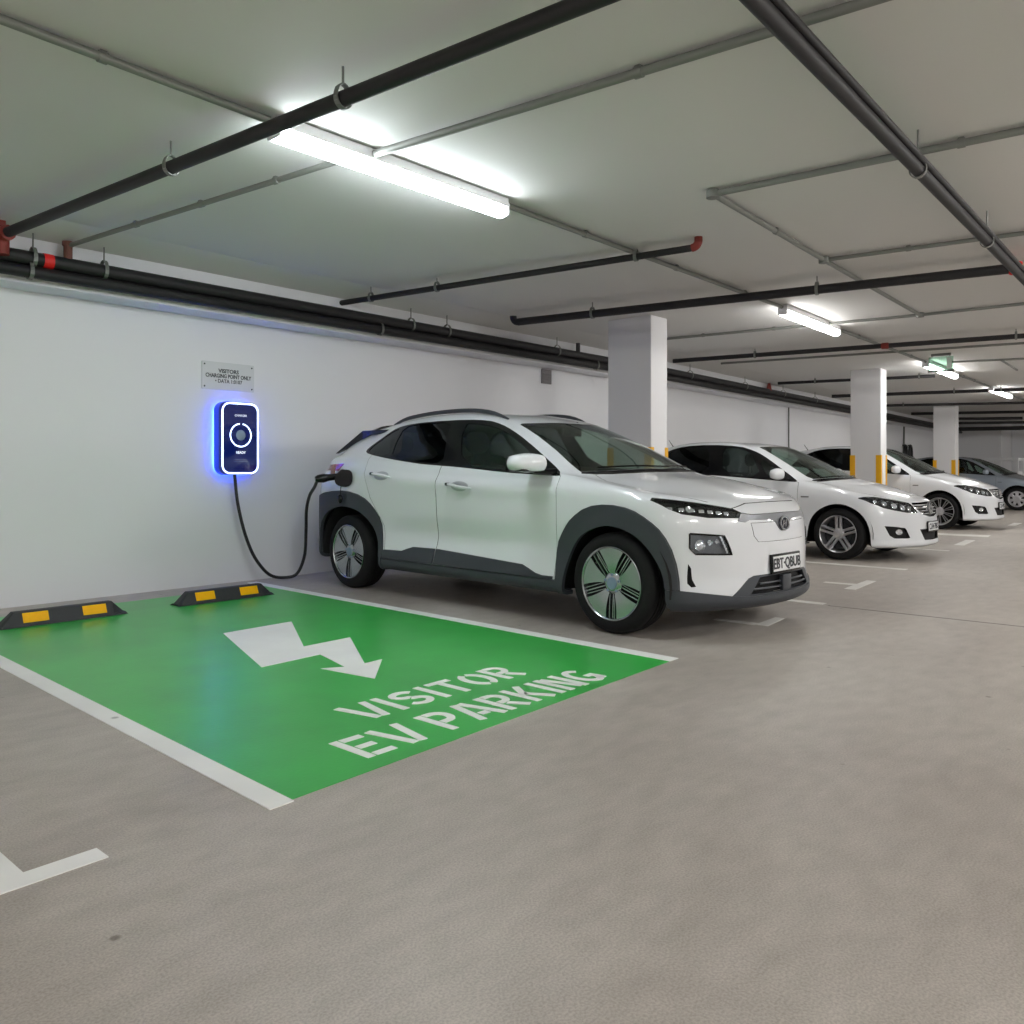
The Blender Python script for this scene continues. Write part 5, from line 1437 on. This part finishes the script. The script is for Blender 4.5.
ZC = CEIL-.032
def clampY(p0, p1, ym=6.5):
    ym = wallY(p0.x)-(WALLY-ym)
    if p0.y > ym: p0 = p0+(p1-p0)*((p0.y-ym)/(p0.y-p1.y))
    if p1.x > X1-.3: p1 = p0+(p1-p0)*((X1-.3-p0.x)/(p1.x-p0.x))
    return p0, p1
def conduit(pa, pb, r, label, boxes=(), ext=0, clips=(), start=None):
    p0, p1 = start or at(pa[0], pa[1], ZC), at(pb[0], pb[1], ZC)
    if not start: p0, p1 = clampY(p0, p1)
    if ext: p1 = p1+(p1-p0).normalized()*ext
    def bx(root, v, d):
        for t in boxes:
            bm = NB(); lathe(bm, [(-.026, .001), (-.026, .045), (.024, .045), (.024, .001)], 'z', 16, v*t); finish(bm, 'junction_box', M['galv'], root)
    return pipe_run('conduit', label, p0, p1, r, M['conduit'], cat='conduit', extra=bx, clips=clips)
zl = CEIL-.117
LAMPS = [(at(276, 139, zl), at(502, 216, zl)), (at(783, 315, zl), at(836, 335, zl)), (at(926, 367, zl), at(955, 378, zl)), (at(991, 391, zl), at(1010, 398, zl))]
FEED = ['grey conduit running from the top left corner into the long bright lamp', 'grey conduit between the long bright lamp and the second lamp', 'grey conduit between the second lamp and the lamp at the exit sign',
        'grey conduit between the exit sign lamp and the farthest lamp', 'grey conduit running on past the farthest lamp']
ends = [at(0, 14, ZC)-(at(1017, 396, ZC)-at(0, 14, ZC)).normalized()*3]
for a, b in LAMPS: ends += [a, b]
ends.append(ends[-1]+(ends[-1]-ends[-2]).normalized()*9)
for k, lab in enumerate(FEED):
    a, b = ends[2*k].copy(), ends[2*k+1].copy(); a.z = b.z = ZC; d = (b-a).normalized()
    if k: a += d*.04
    if k < 4: b -= d*.04
    pipe_run('conduit', lab, a, b, .021, M['conduit'], cat='conduit', clips=[.2, .5, .8])
conduit((71, 246), (345, 159), .018, 'grey conduit running from the wall pipes to the long lamp', clips=[.3, .55, .8], start=Vector((wx(69), 6.84, 2.845)))
conduit((374, 154), (873, 0), .022, 'grey conduit running from the long lamp out over the aisle', ext=5, clips=[.22, .4, .55])
conduit((713, 194), (1040, 127), .022, 'grey conduit from the corner box under the paired pipes, nearest one', [0], 4, clips=[.25])
conduit((713, 194), (824, 260), .020, 'grey conduit running along the ceiling from corner box to middle box', [1], clips=[.5])
conduit((824, 260), (920, 315), .020, 'grey conduit running along the ceiling from middle box to far box', [1])
conduit((824, 260), (1040, 231), .018, 'grey conduit crossing from the middle box towards the aisle pipes', ext=4, clips=[.12])
conduit((920, 315), (1040, 302), .018, 'grey conduit crossing from the far box towards the right edge', ext=4, clips=[.5])
conduit((569, 348), (920, 315), .018, 'grey conduit crossing behind the second ceiling lamp', clips=[.3, .55])
conduit((640, 369), (1040, 342), .018, 'grey conduit behind the black pipe with red coupling', ext=4)
conduit((951, 362), (1040, 358), .018, 'short grey conduit right of the exit sign', ext=4)
conduit((1001, 360), (1017, 370), .018, 'very short grey conduit angled away beyond the exit sign')

def cross(pa, pb, z, r, label, hang=(), coup=(), ext=0, hx=None):
    p0, p1 = at(pa[0], pa[1], z), at(pb[0], pb[1], z)
    if ext: p1 = p1+(p1-p0).normalized()*ext
    p0, p1 = clampY(p0, p1, 6.75)
    return pipe_run('sprinkler_pipe', label, p0, p1, r, M['pipe'], [px_t(h_, p0, p1) for h_ in hang], couplings=[(px_t(c, p0, p1), m_, .1) for c, m_ in coup])
cross((640, 363.5), (1040, 334.7), 2.85, .034, 'black ceiling pipe with a red coupling behind the second lamp', (755, 1016), ((885, M['redpipe']),), 5)
cross((742, 385), (935, 376), 2.87, .030, 'short black ceiling pipe ending below the exit sign', (815, 919))
cross((804, 397.3), (1040, 388.6), 2.85, .040, 'black ceiling pipe across the front of the fourth lamp', (954, 1001), (), 5)
cross((850, 406.3), (1040, 402.4), 2.86, .036, 'black ceiling pipe crossing at the top of the third column', (903,), (), 5)
cross((870, 414.5), (1040, 411.5), 2.85, .045, 'black ceiling pipe just behind the third column', (), (), 5)
cross((885, 419.6), (1022, 418.2), 2.84, .050, 'second black ceiling pipe behind the third column', (), (), 0)
cross((885, 423.8), (1040, 422.2), 2.84, .050, 'third black ceiling pipe behind the third column', (), (), 5)
cross((945, 429.4), (1040, 427.6), 2.62, .075, 'thickest and farthest black ceiling pipe before the end wall', (), (), 5)

# lamps
def lamp(p0, p1, label, m, zt=CEIL-.002):
    """batten lamp whose luminous cover runs from p0 to p1"""
    p0, p1 = Vector(p0), Vector(p1); c = (p0+p1)/2; v = p1-p0; L = v.length; az = math.atan2(v.y, v.x)
    r = empty('ceiling_lamp', (c.x, c.y, zt), az); tag(r, label, 'lamp')
    bm = NB(); box(bm, (0, 0, -.033), (L+.02, .112, .062), bev=.006)
    for s in (-1, 1):
        for q in (-1, 1): tube(bm, [(s*L*.35, q*.032, -.006), (s*L*.35, q*.032, .0)], .005, 6)
    finish(bm, 'lamp_housing', M['lampbody'], r, smooth=False)
    bm = NB()
    prof = [(-.050, -.060), (-.052, -.080), (-.043, -.115), (-.02, -.128), (.02, -.128), (.043, -.115), (.052, -.080), (.050, -.060)]
    A = [bm.verts.new((-L/2, p[0], p[1])) for p in prof]; Bv = [bm.verts.new((L/2, p[0], p[1])) for p in prof]
    for k in range(len(prof)): bm.faces.new((A[k], A[(k+1) % len(prof)], Bv[(k+1) % len(prof)], Bv[k]))
    bm.faces.new(A[::-1]); bm.faces.new(Bv); bmesh.ops.recalc_face_normals(bm, faces=bm.faces[:])
    finish(bm, 'lit_cover', m, r, smooth=False)
    for s in (-1, 1):
        bm = NB(); box(bm, (s*(L/2+.012), 0, -.075), (.018, .112, .085), bev=.006); finish(bm, 'end_cap', M['lampbody'], r, smooth=False)
        bm = NB(); box(bm, (s*(L/2-.12), .058, -.06), (.03, .012, .05), bev=.003); finish(bm, 'clip', M['galv'], r, smooth=False)
    return r
for k, lab in enumerate(('long bright ceiling lamp above the green bay, nearest the camera', 'second ceiling lamp, above the saloon with double-spoked wheels', 'third ceiling lamp, just under the exit sign', 'fourth ceiling lamp, farthest along the row')):
    lamp(LAMPS[k][0], LAMPS[k][1], lab, M['tube'] if k == 0 else M['tube2'])
# unseen fill lamps added to brighten the garage, stronger than the visible row
for i, (x, y, lab) in enumerate(((-4.5, 3.6, 'added fill lamp over the bay row, behind the camera'), (-4.5, -.6, 'added fill lamp above the aisle, behind the camera'), (2.2, -3.2, 'added fill lamp above the aisle, right behind the camera'), (7.5, -1.6, 'added fill lamp above the aisle, beside the saloon noses'), (14.5, -.8, 'added fill lamp above the aisle, outside the right edge of the photo'), (22.0, -.5, 'added fill lamp above the aisle, well down the garage'), (31.5, -.9, 'added fill lamp above the aisle, near the end wall'), (-2.0, -4.6, 'added fill lamp over the opposite side, behind the camera'), (6.5, -4.6, 'added fill lamp over the opposite side, right of the camera'),
                            (15, -4.6, 'added fill lamp over the opposite side, beyond the aisle joint'), (24, -4.6, 'added fill lamp over the opposite side, deep in the garage'), (32, -4.6, 'added fill lamp over the opposite side, nearest the end wall'))):
    lamp((x-.8, y, zl), (x+.8, y, zl), lab, M['tube3'])

# exit sign
ep = at(941, 353.5, CEIL)
exs = empty('exit_sign', ep, math.radians(-95+90)); tag(exs, 'green glass exit sign hanging under the ceiling by the third lamp', 'exit sign')
# the sign hangs at right angles to the wall, facing along the row
exs.rotation_euler = (0, 0, math.radians(92))
dist = ep.x*FX+ep.y*FY
w_, h_ = .36, .22
bm = NB(); box(bm, (0, 0, -.05-h_/2), (w_, .02, h_), bev=.006); finish(bm, 'sign_panel', M['exitglass'], exs, smooth=False)
bm = NB(); box(bm, (0, 0, -.02), (w_*.8, .05, .04), bev=.004)
for s in (-1, 1): tube(bm, [(s*.12, 0, 0), (s*.12, 0, -.05)], .008, 6)
box(bm, (0, 0, -.06-h_), (w_+.02, .04, .03), bev=.004); finish(bm, 'sign_housing', M['galv'], exs, smooth=False)
bm = NB(); box(bm, (-.12, .012, -.05-h_/2), (.07, .004, h_*.8)); box(bm, (-.12, -.012, -.05-h_/2), (.07, .004, h_*.8)); finish(bm, 'pictogram', M['exitwhite'], exs, smooth=False)

# things on the wall
v0, v1 = atY(541, 369, WALLY), atY(550.5, 384.5, WALLY)
vz = (v0.z+v1.z)/2
vt = empty('wall_vent', ((v0.x+v1.x)/2, WALLY, vz)); tag(vt, 'small grey louvred plate high on the wall behind the crossover', 'vent')
bm = NB(); vw, vh = v1.x-v0.x, abs(v0.z-v1.z); box(bm, (0, -.01, 0), (vw, .02, vh), bev=.003)
for k in range(5): box(bm, (0, -.024, -vh*.36+vh*.18*k), (vw*.8, .010, .008), Matrix.Rotation(.6, 3, 'X'))
finish(bm, 'louvre_plate', M['greyvent'], vt, smooth=False)
x = atW(788, 430).x
bm = NB(); y = wallY(x); tube(bm, [(x, y-.018, .0), (x, y-.018, 2.51)], .016, 8); o = finish(bm, 'wall_conduit', M['conduit'], None); tag(o, 'thin grey upright conduit on the wall behind the double-spoked saloon', 'conduit')
x = atW(903, 430).x
bm = NB(); y = wallY(x); tube(bm, [(x, y-.032, 1.75), (x, y-.032, 2.51)], .03, 8); o = finish(bm, 'wall_conduit', M['conduit'], None); tag(o, 'grey upright conduit above the coiled cables on the wall', 'conduit')
for k, px in enumerate((902.4, 907.6)):
    q = atW(px, 453); rr_ = .17
    bm = NB(); pts = [Vector((q.x+rr_*math.cos(2*PI*i/20), q.y-.09+rr_*KX*math.cos(2*PI*i/20), q.z-.02+.26*math.sin(2*PI*i/20))) for i in range(21)]
    tube(bm, pts, .045, 8, False); tube(bm, [(q.x, q.y-.005, q.z+.25), (q.x, q.y-.1, q.z+.27)], .02, 6)
    o = finish(bm, 'coiled_cable', M['cable'], None); tag(o, ('left' if k == 0 else 'right')+' one of two black cable coils hung on the far wall', 'cable', 'coiled cables on the wall')
# white booth by the end wall
bt = empty('parking_booth', (33.5, 5.95, 0)); tag(bt, 'small white framed booth by the end wall behind the silver blue car', 'booth')
bx_, by_ = .95, .95
bm = NB(); box(bm, (0, 0, 1.46), (bx_+.1, by_+.1, .10), bev=.01); finish(bm, 'roof', M['lampbody'], bt, smooth=False)
for sx in (-1, 1):
    for sy in (-1, 1):
        bm = NB(); box(bm, (sx*bx_/2, sy*by_/2, .70), (.08, .08, 1.42)); finish(bm, 'post', M['lampbody'], bt, smooth=False)
bm = NB()
for sx in (-1, 1): box(bm, (sx*bx_/2, 0, .55), (.04, by_-.1, 1.0))
for sy in (-1, 1): box(bm, (0, sy*by_/2, .55), (bx_-.1, .04, 1.0))
finish(bm, 'side_panel', M['lampbody'], bt, smooth=False)

# ================================================================== CAMERA, WORLD, VIEW
cam = bpy.data.cameras.new('camera'); co = bpy.data.objects.new('camera', cam); COL.objects.link(co)
co.location = (0, 0, H); co.rotation_euler = (PI/2, 0, math.atan2(FY, FX)-PI/2)
cam.sensor_width = 36; cam.lens = F*36/1024; cam.shift_y = -(512-HZ)/1024; cam.clip_end = 200; cam.clip_start = .02
sc.camera = co
w = bpy.data.worlds.new('world'); sc.world = w; w.use_nodes = True
w.node_tree.nodes['Background'].inputs[0].default_value = (.8, .85, .9, 1); w.node_tree.nodes['Background'].inputs[1].default_value = .05
sc.view_settings.view_transform = 'Standard'; sc.view_settings.look = 'None'
sc.view_settings.exposure = 1.25; sc.view_settings.gamma = 1; sc.view_settings.use_curve_mapping = False
sc.cycles.max_bounces = 10; sc.cycles.diffuse_bounces = 5; sc.cycles.glossy_bounces = 4; sc.cycles.transparent_max_bounces = 16
sc.cycles.caustics_reflective = False; sc.cycles.caustics_refractive = False; sc.cycles.sample_clamp_indirect = 6
sc.cycles.use_denoising = True
